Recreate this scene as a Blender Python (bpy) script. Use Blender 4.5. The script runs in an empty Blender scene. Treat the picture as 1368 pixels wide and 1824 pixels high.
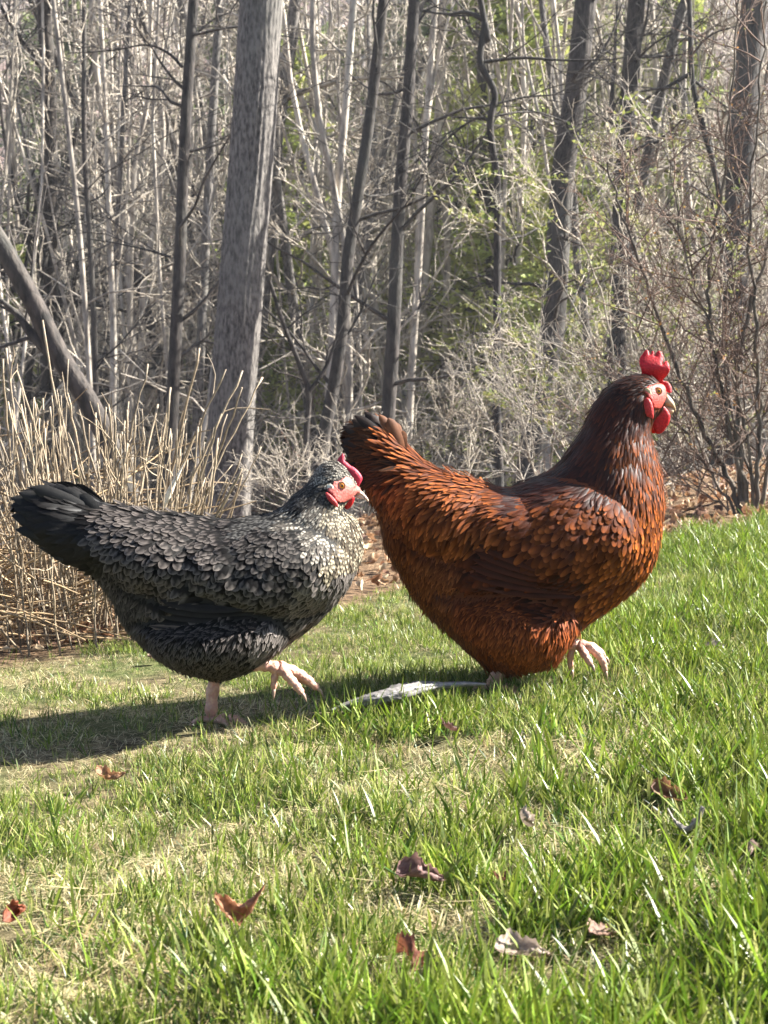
import bpy, math, random
import numpy as np
from mathutils import Vector, geometry

# ------------------------------------------------------------------ camera, world, sun, exposure
S = bpy.context.scene
COL = S.collection
FPX = 2634.0                      # focal length in pixels of the 1368x1824 photograph
PITCH = math.radians(4.6)
CAMZ = 0.45
cam_d = bpy.data.cameras.new("camera")
cam = bpy.data.objects.new("camera", cam_d)
COL.objects.link(cam)
cam.location = (0, 0, CAMZ)
cam.rotation_euler = (math.pi / 2 - PITCH, 0, 0)
cam_d.sensor_fit = 'VERTICAL'
cam_d.sensor_height = 24
cam_d.lens = 24 * FPX / 1824
cam_d.clip_start = 0.02
cam_d.clip_end = 2000
cam_d.dof.use_dof = True
cam_d.dof.focus_distance = 2.0
cam_d.dof.aperture_fstop = 13
S.camera = cam

SUN_AZ = math.radians(105)        # measured from "towards the camera", round to the right and behind
SUN_EL = math.radians(36)
sdir = Vector((math.sin(SUN_AZ) * math.cos(SUN_EL), -math.cos(SUN_AZ) * math.cos(SUN_EL), math.sin(SUN_EL)))
W = bpy.data.worlds.new("World")
S.world = W
W.use_nodes = True
nt = W.node_tree
sky = nt.nodes.new("ShaderNodeTexSky")
sky.sky_type = 'NISHITA'
sky.sun_disc = False
sky.air_density = 0.55          # clear dry air
sky.dust_density = 0.6
sky.sun_elevation = SUN_EL
sky.sun_rotation = math.atan2(sdir.x, sdir.y)
nt.links.new(sky.outputs[0], nt.nodes["Background"].inputs[0])
nt.nodes["Background"].inputs[1].default_value = 0.05
sl = bpy.data.lights.new("sun", 'SUN')
sl.energy = 5.0
sl.angle = math.radians(0.5)
sl.color = (1.0, 0.96, 0.89)
so = bpy.data.objects.new("sun", sl)
so.rotation_euler = sdir.to_track_quat('Z', 'Y').to_euler()
so.location = (4, 4, 12)
COL.objects.link(so)
S.view_settings.view_transform = 'Standard'
S.view_settings.look = 'None'
S.view_settings.exposure = 2.6
S.view_settings.gamma = 1
S.render.engine = 'CYCLES'
S.cycles.max_bounces = 6
S.cycles.diffuse_bounces = 3
S.cycles.glossy_bounces = 2
S.cycles.transmission_bounces = 3
S.cycles.volume_bounces = 0
S.cycles.caustics_reflective = False
S.cycles.caustics_refractive = False

rng = np.random.default_rng(11)
random.seed(11)
cp, sp_ = math.cos(PITCH), math.sin(PITCH)


def ray(px, py):
    u = (px - 684) / FPX
    v = -(py - 912) / FPX
    return np.array([u, cp + v * sp_, -sp_ + v * cp])


def at(px, py, Y):
    d = ray(px, py)
    t = Y / d[1]
    return np.array([d[0] * t, Y, CAMZ + d[2] * t])


# ------------------------------------------------------------------ helpers
def tag(o, label=None, cat=None, group=None, kind=None):
    if label: o['label'] = label
    if cat: o['category'] = cat
    if group: o['group'] = group
    if kind: o['kind'] = kind
    return o


def empty(name, loc, label=None, cat=None, group=None):
    o = bpy.data.objects.new(name, None)
    o.location = loc
    o.empty_display_size = 0.05
    COL.objects.link(o)
    return tag(o, label, cat, group)


def link_mesh(name, me, parent=None, mat=None):
    o = bpy.data.objects.new(name, me)
    COL.objects.link(o)
    if parent is not None:
        o.parent = parent
        # geometry is written in world coordinates; cancel the parent's offset
        o.location = -Vector(parent.location)
    if mat is not None:
        me.materials.append(mat)
    return o


class MB:
    """collects vertices, faces and vertex colours, then makes one mesh"""
    def __init__(s):
        s.v = []; s.f = []; s.c = []; s.n = 0; s.nn = []

    def add(s, v, f, c=None, nn=None):
        if nn is not None: s.nn.append(nn)
        v = np.asarray(v, float).reshape(-1, 3)
        off = s.n
        s.v.append(v)
        s.f.extend([tuple(i + off for i in q) for q in f])
        if c is None:
            c = np.ones((len(v), 3)) * 0.5
        c = np.asarray(c, float)
        if c.ndim == 1:
            c = np.tile(c, (len(v), 1))
        s.c.append(c)
        s.n += len(v)

    def mesh(s, name, smooth=True):
        me = bpy.data.meshes.new(name)
        v = np.concatenate(s.v) if s.v else np.zeros((0, 3))
        me.from_pydata(v.tolist(), [], s.f)
        a = me.color_attributes.new("Col", 'FLOAT_COLOR', 'POINT')
        c = np.concatenate(s.c) if s.c else np.zeros((0, 3))
        c4 = np.ones((len(c), 4)); c4[:, :3] = c
        a.data.foreach_set("color", c4.ravel())
        if smooth:
            me.polygons.foreach_set("use_smooth", np.ones(len(me.polygons), bool))
        me.update()
        if s.nn: me.normals_split_custom_set_from_vertices(np.concatenate(s.nn).tolist())
        return me

    def build(s, name, mat, parent=None, smooth=True):
        return link_mesh(name, s.mesh(name, smooth), parent, mat)


def tube_arrays(pts, rad, sides):
    pts = np.asarray(pts, float); rad = np.asarray(rad, float)
    n = len(pts)
    t = np.gradient(pts, axis=0)
    t /= np.linalg.norm(t, axis=1)[:, None] + 1e-12
    ref = np.array([0.31, 0.87, 0.2]) if abs(t[:, 2]).mean() > 0.6 else np.array([0.1, 0.15, 1.0])
    a = np.cross(t, ref); a /= np.linalg.norm(a, axis=1)[:, None] + 1e-12
    b = np.cross(t, a)
    th = np.arange(sides) * 2 * math.pi / sides
    ring = a[:, None, :] * np.cos(th)[None, :, None] + b[:, None, :] * np.sin(th)[None, :, None]
    return pts[:, None, :] + ring * rad[:, None, None], ring


_fc = {}


def tube_faces(n, sides, cap=False):
    k = (n, sides, cap)
    if k not in _fc:
        f = []
        for i in range(n - 1):
            for j in range(sides):
                j2 = (j + 1) % sides
                f.append((i * sides + j, i * sides + j2, (i + 1) * sides + j2, (i + 1) * sides + j))
        if cap:
            f.append(tuple(range(sides))[::-1]); f.append(tuple((n - 1) * sides + j for j in range(sides)))
        _fc[k] = f
    return _fc[k]


def tube(mb, pts, rad, sides=4, col=None, cap=False):
    v, _ = tube_arrays(pts, rad, sides)
    mb.add(v.reshape(-1, 3), tube_faces(len(pts), sides, cap), col)


def smooth_path(P, n):
    """Catmull-Rom through P, n samples per segment"""
    P = np.asarray(P, float)
    Q = np.vstack([2 * P[0] - P[1], P, 2 * P[-1] - P[-2]])
    out = []
    for i in range(1, len(Q) - 2):
        for t in np.arange(n) / n:
            p0, p1, p2, p3 = Q[i - 1], Q[i], Q[i + 1], Q[i + 2]
            out.append(0.5 * ((2 * p1) + (-p0 + p2) * t + (2 * p0 - 5 * p1 + 4 * p2 - p3) * t * t + (-p0 + 3 * p1 - 3 * p2 + p3) * t ** 3))
    out.append(Q[-2])
    return np.array(out)


def closed_path(P, n):
    P = np.asarray(P, float); m = len(P); out = []
    for i in range(m):
        p0, p1, p2, p3 = P[i - 1], P[i], P[(i + 1) % m], P[(i + 2) % m]
        for t in np.arange(n) / n:
            out.append(0.5 * ((2 * p1) + (-p0 + p2) * t + (2 * p0 - 5 * p1 + 4 * p2 - p3) * t * t + (-p0 + 3 * p1 - 3 * p2 + p3) * t ** 3))
    return np.array(out)


# ------------------------------------------------------------------ materials
def new_mat(name):
    m = bpy.data.materials.new(name)
    m.use_nodes = True
    return m, m.node_tree.nodes, m.node_tree.links, m.node_tree.nodes["Principled BSDF"]


def mixc(N, L, a, b, fac, mode='MIX'):
    n = N.new("ShaderNodeMix"); n.data_type = 'RGBA'; n.blend_type = mode
    for sock, v in ((n.inputs[0], fac), (n.inputs[6], a), (n.inputs[7], b)):
        if hasattr(v, 'is_linked') or hasattr(v, 'links'):
            L.new(v, sock)
        elif isinstance(v, (int, float)):
            sock.default_value = v
        else:
            sock.default_value = (*v, 1) if len(v) == 3 else v
    return n.outputs[2]


def noise(N, L, scale, detail=3, vec=None, rough=0.55):
    n = N.new("ShaderNodeTexNoise"); n.inputs["Scale"].default_value = scale
    n.inputs["Detail"].default_value = detail; n.inputs["Roughness"].default_value = rough
    if vec is not None: L.new(vec, n.inputs["Vector"])
    return n.outputs[0]


def ramp(N, L, fac, stops):
    n = N.new("ShaderNodeValToRGB")
    while len(n.color_ramp.elements) < len(stops): n.color_ramp.elements.new(0.5)
    for e, (p, c) in zip(n.color_ramp.elements, stops):
        e.position = p; e.color = (*c, 1) if not isinstance(c, (int, float)) else (c, c, c, 1)
    L.new(fac, n.inputs[0])
    return n.outputs[0]


def mapped(N, L, scale, obj=True):
    tc = N.new("ShaderNodeTexCoord"); mp = N.new("ShaderNodeMapping")
    mp.inputs["Scale"].default_value = scale
    L.new(tc.outputs["Object" if obj else "Generated"], mp.inputs[0])
    return mp.outputs[0]


def bump(N, L, bs, h, strength, dist):
    b = N.new("ShaderNodeBump"); b.inputs["Strength"].default_value = strength
    b.inputs["Distance"].default_value = dist
    L.new(h, b.inputs["Height"]); L.new(b.outputs[0], bs.inputs["Normal"])


def bark_mat(name, dark, light, lichen=(0.3, 0.32, 0.27), sxy=14, bd=0.02):
    m, N, L, B = new_mat(name)
    v = mapped(N, L, (sxy, sxy, sxy * .33))
    n1 = noise(N, L, 2.2, 6, v, 0.62)
    v2 = mapped(N, L, (1, 1, 0.5))
    n2 = noise(N, L, 2.4, 4, v2)
    c = mixc(N, L, dark, light, ramp(N, L, n1, [(0.36, 0.0), (0.6, 1.0)]))
    c = mixc(N, L, c, lichen, ramp(N, L, n2, [(0.5, 0.0), (0.72, 0.55)]))
    oi = N.new("ShaderNodeObjectInfo")
    r = N.new("ShaderNodeMapRange"); L.new(oi.outputs["Random"], r.inputs[0])
    r.inputs[3].default_value = 0.7; r.inputs[4].default_value = 1.25
    mul = N.new("ShaderNodeVectorMath"); mul.operation = 'SCALE'
    L.new(c, mul.inputs[0]); L.new(r.outputs[0], mul.inputs["Scale"])
    L.new(mul.outputs[0], B.inputs["Base Color"])
    B.inputs["Roughness"].default_value = 0.9
    bump(N, L, B, n1, 0.8, bd)
    return m


def attr_mat(name, rough=0.6, spec=0.4, transl=0.0, vary=0.0, bumps=None, sheen=0.0, aniso=False):
    m, N, L, B = new_mat(name)
    a = N.new("ShaderNodeAttribute"); a.attribute_name = "Col"
    c = a.outputs["Color"]
    if vary:
        oi = N.new("ShaderNodeObjectInfo")
        r = N.new("ShaderNodeMapRange"); L.new(oi.outputs["Random"], r.inputs[0])
        r.inputs[3].default_value = 1 - vary; r.inputs[4].default_value = 1 + vary
        mul = N.new("ShaderNodeVectorMath"); mul.operation = 'SCALE'
        L.new(c, mul.inputs[0]); L.new(r.outputs[0], mul.inputs["Scale"]); c = mul.outputs[0]
    L.new(c, B.inputs["Base Color"])
    B.inputs["Roughness"].default_value = rough
    B.inputs["Specular IOR Level"].default_value = spec
    if sheen:
        B.inputs["Sheen Weight"].default_value = sheen
    if bumps:
        bump(N, L, B, noise(N, L, bumps[0], 3, mapped(N, L, (1, 1, 1))), bumps[1], bumps[2])
    if transl:
        t = N.new("ShaderNodeBsdfTranslucent"); L.new(c, t.inputs[0])
        mx = N.new("ShaderNodeMixShader"); mx.inputs[0].default_value = transl
        out = N["Material Output"]
        L.new(B.outputs[0], mx.inputs[1]); L.new(t.outputs[0], mx.inputs[2]); L.new(mx.outputs[0], out.inputs[0])
    return m


M = {}
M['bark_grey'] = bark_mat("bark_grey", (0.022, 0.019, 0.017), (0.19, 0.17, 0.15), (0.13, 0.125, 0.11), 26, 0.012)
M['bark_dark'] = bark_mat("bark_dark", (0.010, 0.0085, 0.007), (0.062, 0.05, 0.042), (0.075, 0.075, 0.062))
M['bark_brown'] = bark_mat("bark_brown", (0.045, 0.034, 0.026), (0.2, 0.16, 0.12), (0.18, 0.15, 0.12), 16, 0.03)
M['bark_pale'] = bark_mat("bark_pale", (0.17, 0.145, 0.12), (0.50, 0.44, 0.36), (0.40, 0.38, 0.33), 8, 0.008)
M['twig'] = bark_mat("twig_bark", (0.18, 0.15, 0.12), (0.54, 0.47, 0.375), (0.36, 0.34, 0.27), 6, 0.003)
M['twig_red'] = bark_mat("red_twig_bark", (0.10, 0.06, 0.045), (0.27, 0.17, 0.12), (0.24, 0.19, 0.15), 10, 0.002)
M['cane'] = attr_mat("dry_cane", 0.6, 0.4, 0.0, 0.0, (60, 0.4, 0.003))
M['leaf'] = attr_mat("leaf", 0.6, 0.3, 0.35, 0.15)
M['grassm'] = attr_mat("grass_blade", 0.42, 0.4, 0.34, 0.35)
M['dry_leaf'] = attr_mat("dry_leaf", 0.65, 0.35, 0.25, 0.0, (90, 0.5, 0.004))
M['feather_gloss'] = attr_mat("glossy_feather", 0.52, 0.16, 0.03, 0.0, (900, .25, .001), 0.0)
M['feather'] = attr_mat("feather", 0.65, 0.08, 0.06, 0.0, (900, .25, .001), 0.0)
M['skin_red'] = attr_mat("comb_skin", 0.5, 0.3, 0.12, 0.0, (380, 0.5, 0.002))
M['leg_skin'] = None


def mottle(m, scale, lo, hi):
    N, L = m.node_tree.nodes, m.node_tree.links
    B = N["Principled BSDF"]; src = B.inputs["Base Color"].links[0].from_socket
    r = ramp(N, L, noise(N, L, scale, 5, mapped(N, L, (1, 1, 1)), .65), [(.3, lo), (.7, hi)])
    L.new(mixc(N, L, src, r, 1.0, 'MULTIPLY'), B.inputs["Base Color"])


mottle(M['skin_red'], 330, (.6, .5, .5), (1.25, 2.2, 2.2))
mottle(M['cane'], 120, (.6, .58, .55), (1.15, 1.15, 1.15))


def leg_material():
    m, N, L, B = new_mat("leg_scales")
    v = mapped(N, L, (1, 1, 1))
    vo = N.new("ShaderNodeTexVoronoi"); vo.inputs["Scale"].default_value = 230
    L.new(v, vo.inputs["Vector"])
    n2 = noise(N, L, 60, 3, v)
    c = mixc(N, L, (0.44, 0.23, 0.16), (0.62, 0.36, 0.25), ramp(N, L, n2, [(0.35, 0.0), (0.65, 1.0)]))
    c = mixc(N, L, c, (0.45, 0.2, 0.16), ramp(N, L, vo.outputs["Distance"], [(0.45, 0.0), (0.9, 0.8)]))
    L.new(c, B.inputs["Base Color"])
    B.inputs["Roughness"].default_value = 0.5
    B.inputs["Subsurface Weight"].default_value = 0.1
    B.inputs["Subsurface Scale"].default_value = 0.004
    b = N.new("ShaderNodeBump"); b.inputs["Strength"].default_value = 0.7; b.inputs["Distance"].default_value = 0.0015
    b.invert = True
    L.new(vo.outputs["Distance"], b.inputs["Height"]); L.new(b.outputs[0], B.inputs["Normal"])
    return m


M['leg_skin'] = leg_material()


def plain(name, col, rough=0.5, spec=0.5):
    m, N, L, B = new_mat(name)
    n = noise(N, L, 300, 2, mapped(N, L, (1, 1, 1)))
    L.new(mixc(N, L, tuple(x * 0.8 for x in col), tuple(min(1, x * 1.15) for x in col), n), B.inputs["Base Color"])
    B.inputs["Roughness"].default_value = rough
    B.inputs["Specular IOR Level"].default_value = spec
    return m


M['beak'] = plain("beak_horn", (0.48, 0.36, 0.22), 0.35)
M['beak_pale'] = plain("pale_beak_horn", (0.62, 0.45, 0.36), 0.35)
M['iris'] = plain("amber_iris", (0.75, 0.27, 0.03), 0.1, 0.8)
M['pupil'] = plain("pupil", (0.004, 0.004, 0.004), 0.05, 0.8)
M['claw'] = plain("claw_horn", (0.3, 0.2, 0.15), 0.4)


# ------------------------------------------------------------------ ground
def wob(x, y):
    return (np.sin(x * 7.1 + y * 3.3) * 0.006 + np.sin(x * 3.7 - y * 5.9 + 1.3) * 0.007 + np.sin(x * 13.3 + y * 11.7 + 2.1) * 0.003)


def edge_y(x):
    x = np.asarray(x, float)
    return np.where(x > -0.6, 3.15 + 1.15 * x, 2.46 + 0.25 * (x + 0.6)) + 0.06 * np.sin(x * 9) + 0.03 * np.sin(x * 23)


def edge_s(x):     # a smoothed version used for the land's form
    x = np.clip(np.asarray(x, float), -12, 9)
    return 2.75 + 0.45 * (x + 1) + 0.7 * np.logaddexp(0, (x + 0.6) * 2.2) / 2.2


def tz(x, y):
    x = np.asarray(x, float); y = np.asarray(y, float)
    z = 0.03 * np.clip(x, -4, 5) + 0.012 * np.clip(x, 0, 4) ** 2 + .5 * wob(x, y) + .012
    d = y - edge_s(x) - 1.0
    dd = np.maximum(d, 0)
    drop = 0.24 * (np.sqrt(dd * dd + 1.2) - math.sqrt(1.2))
    drop = np.where(d > 0, drop, 0)
    drop = np.minimum(drop, 6.5 + 0.02 * dd)
    rise = 0.50 * (np.logaddexp(0, (y - 62) / 10) - np.logaddexp(0, -6.0)) * 10
    rise = np.minimum(rise, 78 + 0.03 * y)
    big = np.where(d > 6, (np.sin(x * 0.11 + 1) * 1.2 + np.sin(y * 0.09 + x * 0.05) * 1.2) * np.clip((d - 6) / 30, 0, 1), 0)
    return z - drop + rise + big


def on_ground(px, py):
    d = ray(px, py); t = 0.3
    for _ in range(4000):
        p = d * t
        z = CAMZ + p[2]
        if z <= float(tz(p[0], p[1])): break
        t += 0.004
    return np.array([p[0], p[1], float(tz(p[0], p[1]))])


def ground_material():
    m, N, L, B = new_mat("ground_soil_and_leaf_litter")
    g = N.new("ShaderNodeNewGeometry"); P = g.outputs["Position"]
    a = N.new("ShaderNodeAttribute"); a.attribute_name = "Col"
    sep = N.new("ShaderNodeSeparateColor"); L.new(a.outputs["Color"], sep.inputs[0])
    n1 = noise(N, L, 45, 8, P, 0.7); n2 = noise(N, L, 4, 5, P); n3 = noise(N, L, 0.35, 6, P, 0.6)
    lawn = mixc(N, L, (0.04, 0.03, 0.018), (0.22, 0.18, 0.1), ramp(N, L, n1, [(0.38, 0.0), (0.62, 1.0)]))
    lawn = mixc(N, L, lawn, (0.06, 0.10, 0.02), ramp(N, L, n2, [(0.42, 0.0), (0.6, 0.6)]))
    lit = mixc(N, L, (0.035, 0.022, 0.014), (0.26, 0.17, 0.1), ramp(N, L, n1, [(0.36, 0.0), (0.64, 1.0)]))
    far = mixc(N, L, (0.2, 0.16, 0.13), (0.46, 0.37, 0.31), ramp(N, L, noise(N, L, 1.3, 8, P, 0.75), [(0.35, 0.0), (0.65, 1.0)]))  # far ground paler: distance haze put into its colour
    far = mixc(N, L, far, (0.09, 0.10, 0.05), ramp(N, L, n3, [(0.52, 0.0), (0.7, 0.6)]))
    c = mixc(N, L, lawn, lit, sep.outputs[0])
    c = mixc(N, L, c, far, sep.outputs[1])
    L.new(c, B.inputs["Base Color"]); B.inputs["Roughness"].default_value = 0.95
    B.inputs["Specular IOR Level"].default_value = 0.1
    bump(N, L, B, n1, 0.8, 0.02)
    return m


def build_ground():
    na, nr = 240, 330
    ang = np.linspace(-math.pi * 0.62, math.pi * 0.62, na)
    r = np.concatenate([[0.0], np.geomspace(0.35, 420, nr - 1)])
    A, R = np.meshgrid(ang, r)
    x = np.sin(A) * R; y = np.cos(A) * R - 1.2
    z = tz(x, y)
    v = np.stack([x, y, z], -1).reshape(-1, 3)
    f = [(i * na + j, i * na + j + 1, (i + 1) * na + j + 1, (i + 1) * na + j) for i in range(nr - 1) for j in range(na - 1)]
    mulch = np.clip((y - edge_y(x)) / 0.12 + 0.5, 0, 1).ravel()
    farf = np.clip((y - 9) / 14, 0, 1).ravel()
    mb = MB(); mb.add(v, f, np.stack([mulch, farf, np.zeros_like(mulch)], -1))
    o = mb.build("ground", ground_material())
    tag(o, "sloping ground of lawn, bare mulch bed and wooded hillside behind", kind='structure')


build_ground()


# ------------------------------------------------------------------ trees
def wander(p0, d0, length, n, jit, up=0.0, g=rng):
    """a crooked path"""
    p = np.array(p0, float); d = np.array(d0, float); d /= np.linalg.norm(d)
    st = length / (n - 1); out = [p.copy()]
    for _ in range(n - 1):
        d = d + g.normal(0, jit, 3) + np.array([0, 0, up]); d /= np.linalg.norm(d)
        p = p + d * st; out.append(p.copy())
    return np.array(out)


def branch_rec(mb, p0, d0, length, r0, level, g, sides=3, up=0.04, jit=0.16, kids=(5, 4, 3), fat=0.0035):
    n = 7 if level >= 2 else (5 if level == 1 else 3)
    P = wander(p0, d0, length, n, jit, up, g)
    rad = np.linspace(r0, max(fat, r0 * 0.25), n)
    tube(mb, P, rad, sides + (1 if level >= 2 else 0))
    if level > 0:
        k = kids[-level] if level <= len(kids) else 5
        for i in range(k):
            t = g.uniform(0.18, 0.98)
            q = t * (n - 1); a = int(q); fr = q - a
            a2 = min(a + 1, n - 1)
            pp = P[a] * (1 - fr) + P[a2] * fr
            d = P[a2] - P[max(a - 1, 0)]; d /= np.linalg.norm(d)
            s = g.normal(0, 1, 3); s -= d * s.dot(d); s /= np.linalg.norm(s) + 1e-9
            an = g.uniform(0.5, 1.05)
            dd = d * math.cos(an) + s * math.sin(an)
            rr = rad[a] * g.uniform(0.45, 0.7)
            branch_rec(mb, pp, dd, length * g.uniform(0.35, 0.62) * (1.15 - 0.4 * t), max(rr, fat), level - 1, g, sides, up, jit, kids, fat)
    return P


def copy_tree(src, loc, rz, sc, label, group):
    c = src.copy(); COL.objects.link(c)
    c.location = loc; c.rotation_euler = (random.uniform(-.05, .05), random.uniform(-.07, .09), rz); c.scale = (sc, sc, sc)
    c['label'] = label; c['group'] = group
    for ch in src.children:
        d = ch.copy(); COL.objects.link(d); d.parent = c
    return c


def make_sapling(seed, H, r, name, mat, nbr, spread, forks=0, tw_fat=0.006, start=0.08):
    """a young bare tree in its own local space"""
    g = np.random.default_rng(seed)
    root = bpy.data.objects.new(name, None); COL.objects.link(root); root.empty_display_size = 0.1
    tr = MB(); tw = MB()
    P = wander((0, 0, -0.5), (g.normal(0, .05), g.normal(0, .05), 1), H + .5, 18, 0.055, 0.02, g)
    rad = r * (1 - np.linspace(0, 1, 18) ** 1.3 * 0.85)
    rad[0] *= 1.3
    tube(tr, P, rad, 7)
    stems = [(P, rad)]
    for k in range(forks):
        a = int(g.integers(1, 8))
        s = g.normal(0, 1, 3); s[2] = 0; s /= np.linalg.norm(s)
        Q = wander(P[a], s * 0.35 + np.array([0, 0, 1]), H * (1 - a / 18) * g.uniform(.7, 1), 14, 0.07, 0.05, g)
        rq = rad[a] * 0.75 * (1 - np.linspace(0, 1, 14) * 0.8)
        tube(tr, Q, rq, 6)
        stems.append((Q, rq))
    for k in range(nbr):
        Q, rq = stems[int(g.integers(0, len(stems)))]
        n = len(Q)
        q = g.uniform(start, 0.98) * (n - 1); a = int(q); fr = q - a
        pp = Q[a] * (1 - fr) + Q[min(a + 1, n - 1)] * fr
        th = g.uniform(0, 2 * math.pi)
        d = np.array([math.cos(th), math.sin(th), g.uniform(-0.1, 0.9)])
        branch_rec(tw, pp, d, spread * g.uniform(0.5, 1.2), rq[a] * g.uniform(.3, .5), 2, g, 3, 0.05, 0.2, (3, 4), tw_fat)
    o = tr.build("trunk", mat, root); o.location = (0, 0, 0)
    o2 = tw.build("twigs", M['twig'] if mat is not M['bark_dark'] else M['bark_dark'], root); o2.location = (0, 0, 0)
    o2['kind'] = 'stuff'
    return root


def stand_label(px, Y):
    return None


SAP = []
specs = [
    (1, 11.5, 0.055, 'bark_pale', 20, 1.0, 0), (2, 12.5, 0.075, 'bark_grey', 20, 1.2, 1), (3, 9.0, 0.035, 'bark_pale', 18, .9, 2),
    (4, 13.0, 0.09, 'bark_grey', 20, 1.4, 0), (5, 10.0, 0.05, 'bark_dark', 20, 1.2, 1), (6, 8.0, 0.03, 'bark_pale', 18, .9, 3),
    (7, 13.0, 0.11, 'bark_dark', 18, 1.5, 0), (8, 11.0, 0.06, 'bark_pale', 24, 1.2, 1),
]
for s in specs:
    SAP.append(make_sapling(s[0], s[1], s[2], "bare_tree", M[s[3]], s[4], s[5], s[6]))


# hero trees traced from the photograph: list of (px, py) from low to high, width in px at the two ends, distance
def hero(path, w0, w1, Y, mat, label, nbr=14, sides=16, ridge=0.0, lean=0.0, top=9.0, limbs=(), seed=0, group=None, name='bare_tree', bl=1.3, rings=None, mirror_kids=(4, 4)):
    g = np.random.default_rng(seed + 500)
    pts = [at(px, py, Y + lean * i) for i, (px, py) in enumerate(path)]
    # down to the ground
    d = pts[1] - pts[0]; d /= np.linalg.norm(d)
    x0, y0 = pts[0][0], pts[0][1]
    zg = float(tz(x0, y0))
    if pts[0][2] > zg:
        k = (pts[0][2] - zg) / max(d[2], .3)
        pts.insert(0, pts[0] - d * k)
        pts[0][2] = zg - 0.15
    m = Y / FPX
    d = pts[-1] - pts[-2]; d /= np.linalg.norm(d)
    npx = len(pts)
    topz = pts[-1][2]
    if topz < top and path[-1][1] <= 0:
        pts.append(pts[-1] + d * (top - topz) * 0.5)
        pts.append(pts[-1] + (d + g.normal(0, .05, 3)) * (top - topz) * 0.5)
    P = smooth_path(pts, 14 if rings is None else rings)
    n = len(P)
    L_ = np.concatenate([[0], np.cumsum(np.linalg.norm(np.diff(P, axis=0), axis=1))]); T = L_ / L_[-1]
    tv = L_[(npx - 1) * (14 if rings is None else rings)] / L_[-1] if npx < len(pts) else 1.0
    r = np.where(T < tv, w0 + (w1 - w0) * T / tv, w1 * (1 - 0.6 * (T - tv) / max(1 - tv, 1e-6))) * m / 2
    r = r * (1 + 0.35 * np.exp(-L_ / 0.35))
    root = empty(name, tuple(P[0]), label, 'tree', group)
    mb = MB()
    V, ring = tube_arrays(P, r, sides)
    if ridge:
        th = np.arange(sides) * 2 * math.pi / sides
        dz = np.zeros((n, sides))
        for k in range(10):
            fr = int(g.integers(7, 21)); ph = g.uniform(0, 6.28); wv = g.uniform(0.6, 2.4); am = g.uniform(.4, 1)
            dz += am * np.sin(th[None, :] * fr + ph + 1.4 * np.sin(L_[:, None] * wv * 2 + ph * 2)+ L_[:, None] * g.normal(0, .8))
        dz = dz / 5
        dz = -np.abs(dz) + g.normal(0, 0.09, dz.shape)
        V = V + ring * (dz * ridge)[:, :, None]
    mb.add(V.reshape(-1, 3), tube_faces(n, sides))
    mb.build("trunk", mat, root)
    tw = MB()
    for (lp, lw) in limbs:       # traced limbs
        lpts = [at(a[0], a[1], Y + 0.02 * i + (a[2] if len(a) > 2 else 0)) for i, a in enumerate(lp)]
        Q = smooth_path(lpts, 6)
        rr = np.linspace(lw, max(1.2, lw * 0.25), len(Q)) * m / 2
        lb = MB(); tube(lb, Q, rr, 7); lb.build("limb", mat, root)
        for i in range(3, len(Q) - 1, 3):
            dd = Q[i] - Q[i - 1]; dd /= np.linalg.norm(dd)
            s = g.normal(0, 1, 3)
            branch_rec(tw, Q[i], dd + s * 0.6, bl * g.uniform(.3, .7), rr[i] * .5, 1, g, 3, 0.04, .2, (4,), 0.003 * Y / 10)
    for k in range(int(nbr * .6)):
        i = int(g.integers(n // 6, n - 2))
        th = g.uniform(0, 2 * math.pi)
        d = np.array([math.cos(th), math.sin(th) * .6, g.uniform(-0.2, 0.8)])
        branch_rec(tw, P[i], d, bl * g.uniform(.4, 1.1), min(r[i] * .35, 0.02), 2, g, 3, 0.03, 0.2, mirror_kids, 0.0028 * Y / 10)
    if tw.n:
        o = tw.build("twigs", M['twig'] if mat is not M['bark_dark'] else M['bark_dark'], root); o['kind'] = 'stuff'
    return root


G_, D_, Pp = M['bark_grey'], M['bark_dark'], M['bark_pale']
hero([(404, 912), (415, 700), (432, 480), (450, 250), (466, 0)], 86, 76, 9.2, G_,
     "thick straight grey trunk with deeply ridged bark, behind the black hen", nbr=0, sides=120, ridge=0.011, seed=1, rings=55, top=12)
hero([(303, 800), (312, 620), (320, 470), (330, 230), (345, 0)], 27, 18, 10.5, D_,
     "slim dark trunk just left of the thick ridged trunk", nbr=18, sides=24, ridge=0.002, seed=2, rings=20,
     limbs=[([(325, 120), (300, 95), (260, 80), (200, 90), (120, 95)], 6), ([(304, 458), (260, 445), (200, 432), (150, 425)], 5), ([(338, 270), (370, 262), (400, 255)], 6), ([(342, 70), (380, 35), (420, 18)], 5)])
hero([(345, 890), (356, 640), (368, 400), (380, 180), (392, 0)], 20, 14, 14, G_,
     "thin mottled trunk seen in the gap left of the thick ridged trunk", nbr=16, sides=12, seed=3)
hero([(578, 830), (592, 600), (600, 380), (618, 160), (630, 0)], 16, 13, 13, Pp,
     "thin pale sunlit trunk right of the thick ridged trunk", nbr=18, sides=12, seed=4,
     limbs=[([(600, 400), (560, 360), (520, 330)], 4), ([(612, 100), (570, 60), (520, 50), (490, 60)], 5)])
hero([(570, 812), (592, 700), (609, 590), (620, 460), (636, 358), (660, 200), (683, 0)], 26, 18, 10, D_,
     "slim grey trunk leaning to the right beside the pale sunlit one", nbr=16, sides=20, ridge=0.002, seed=5, rings=12,
     limbs=[([(605, 620), (640, 560), (670, 490), (690, 450)], 6)])
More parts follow.
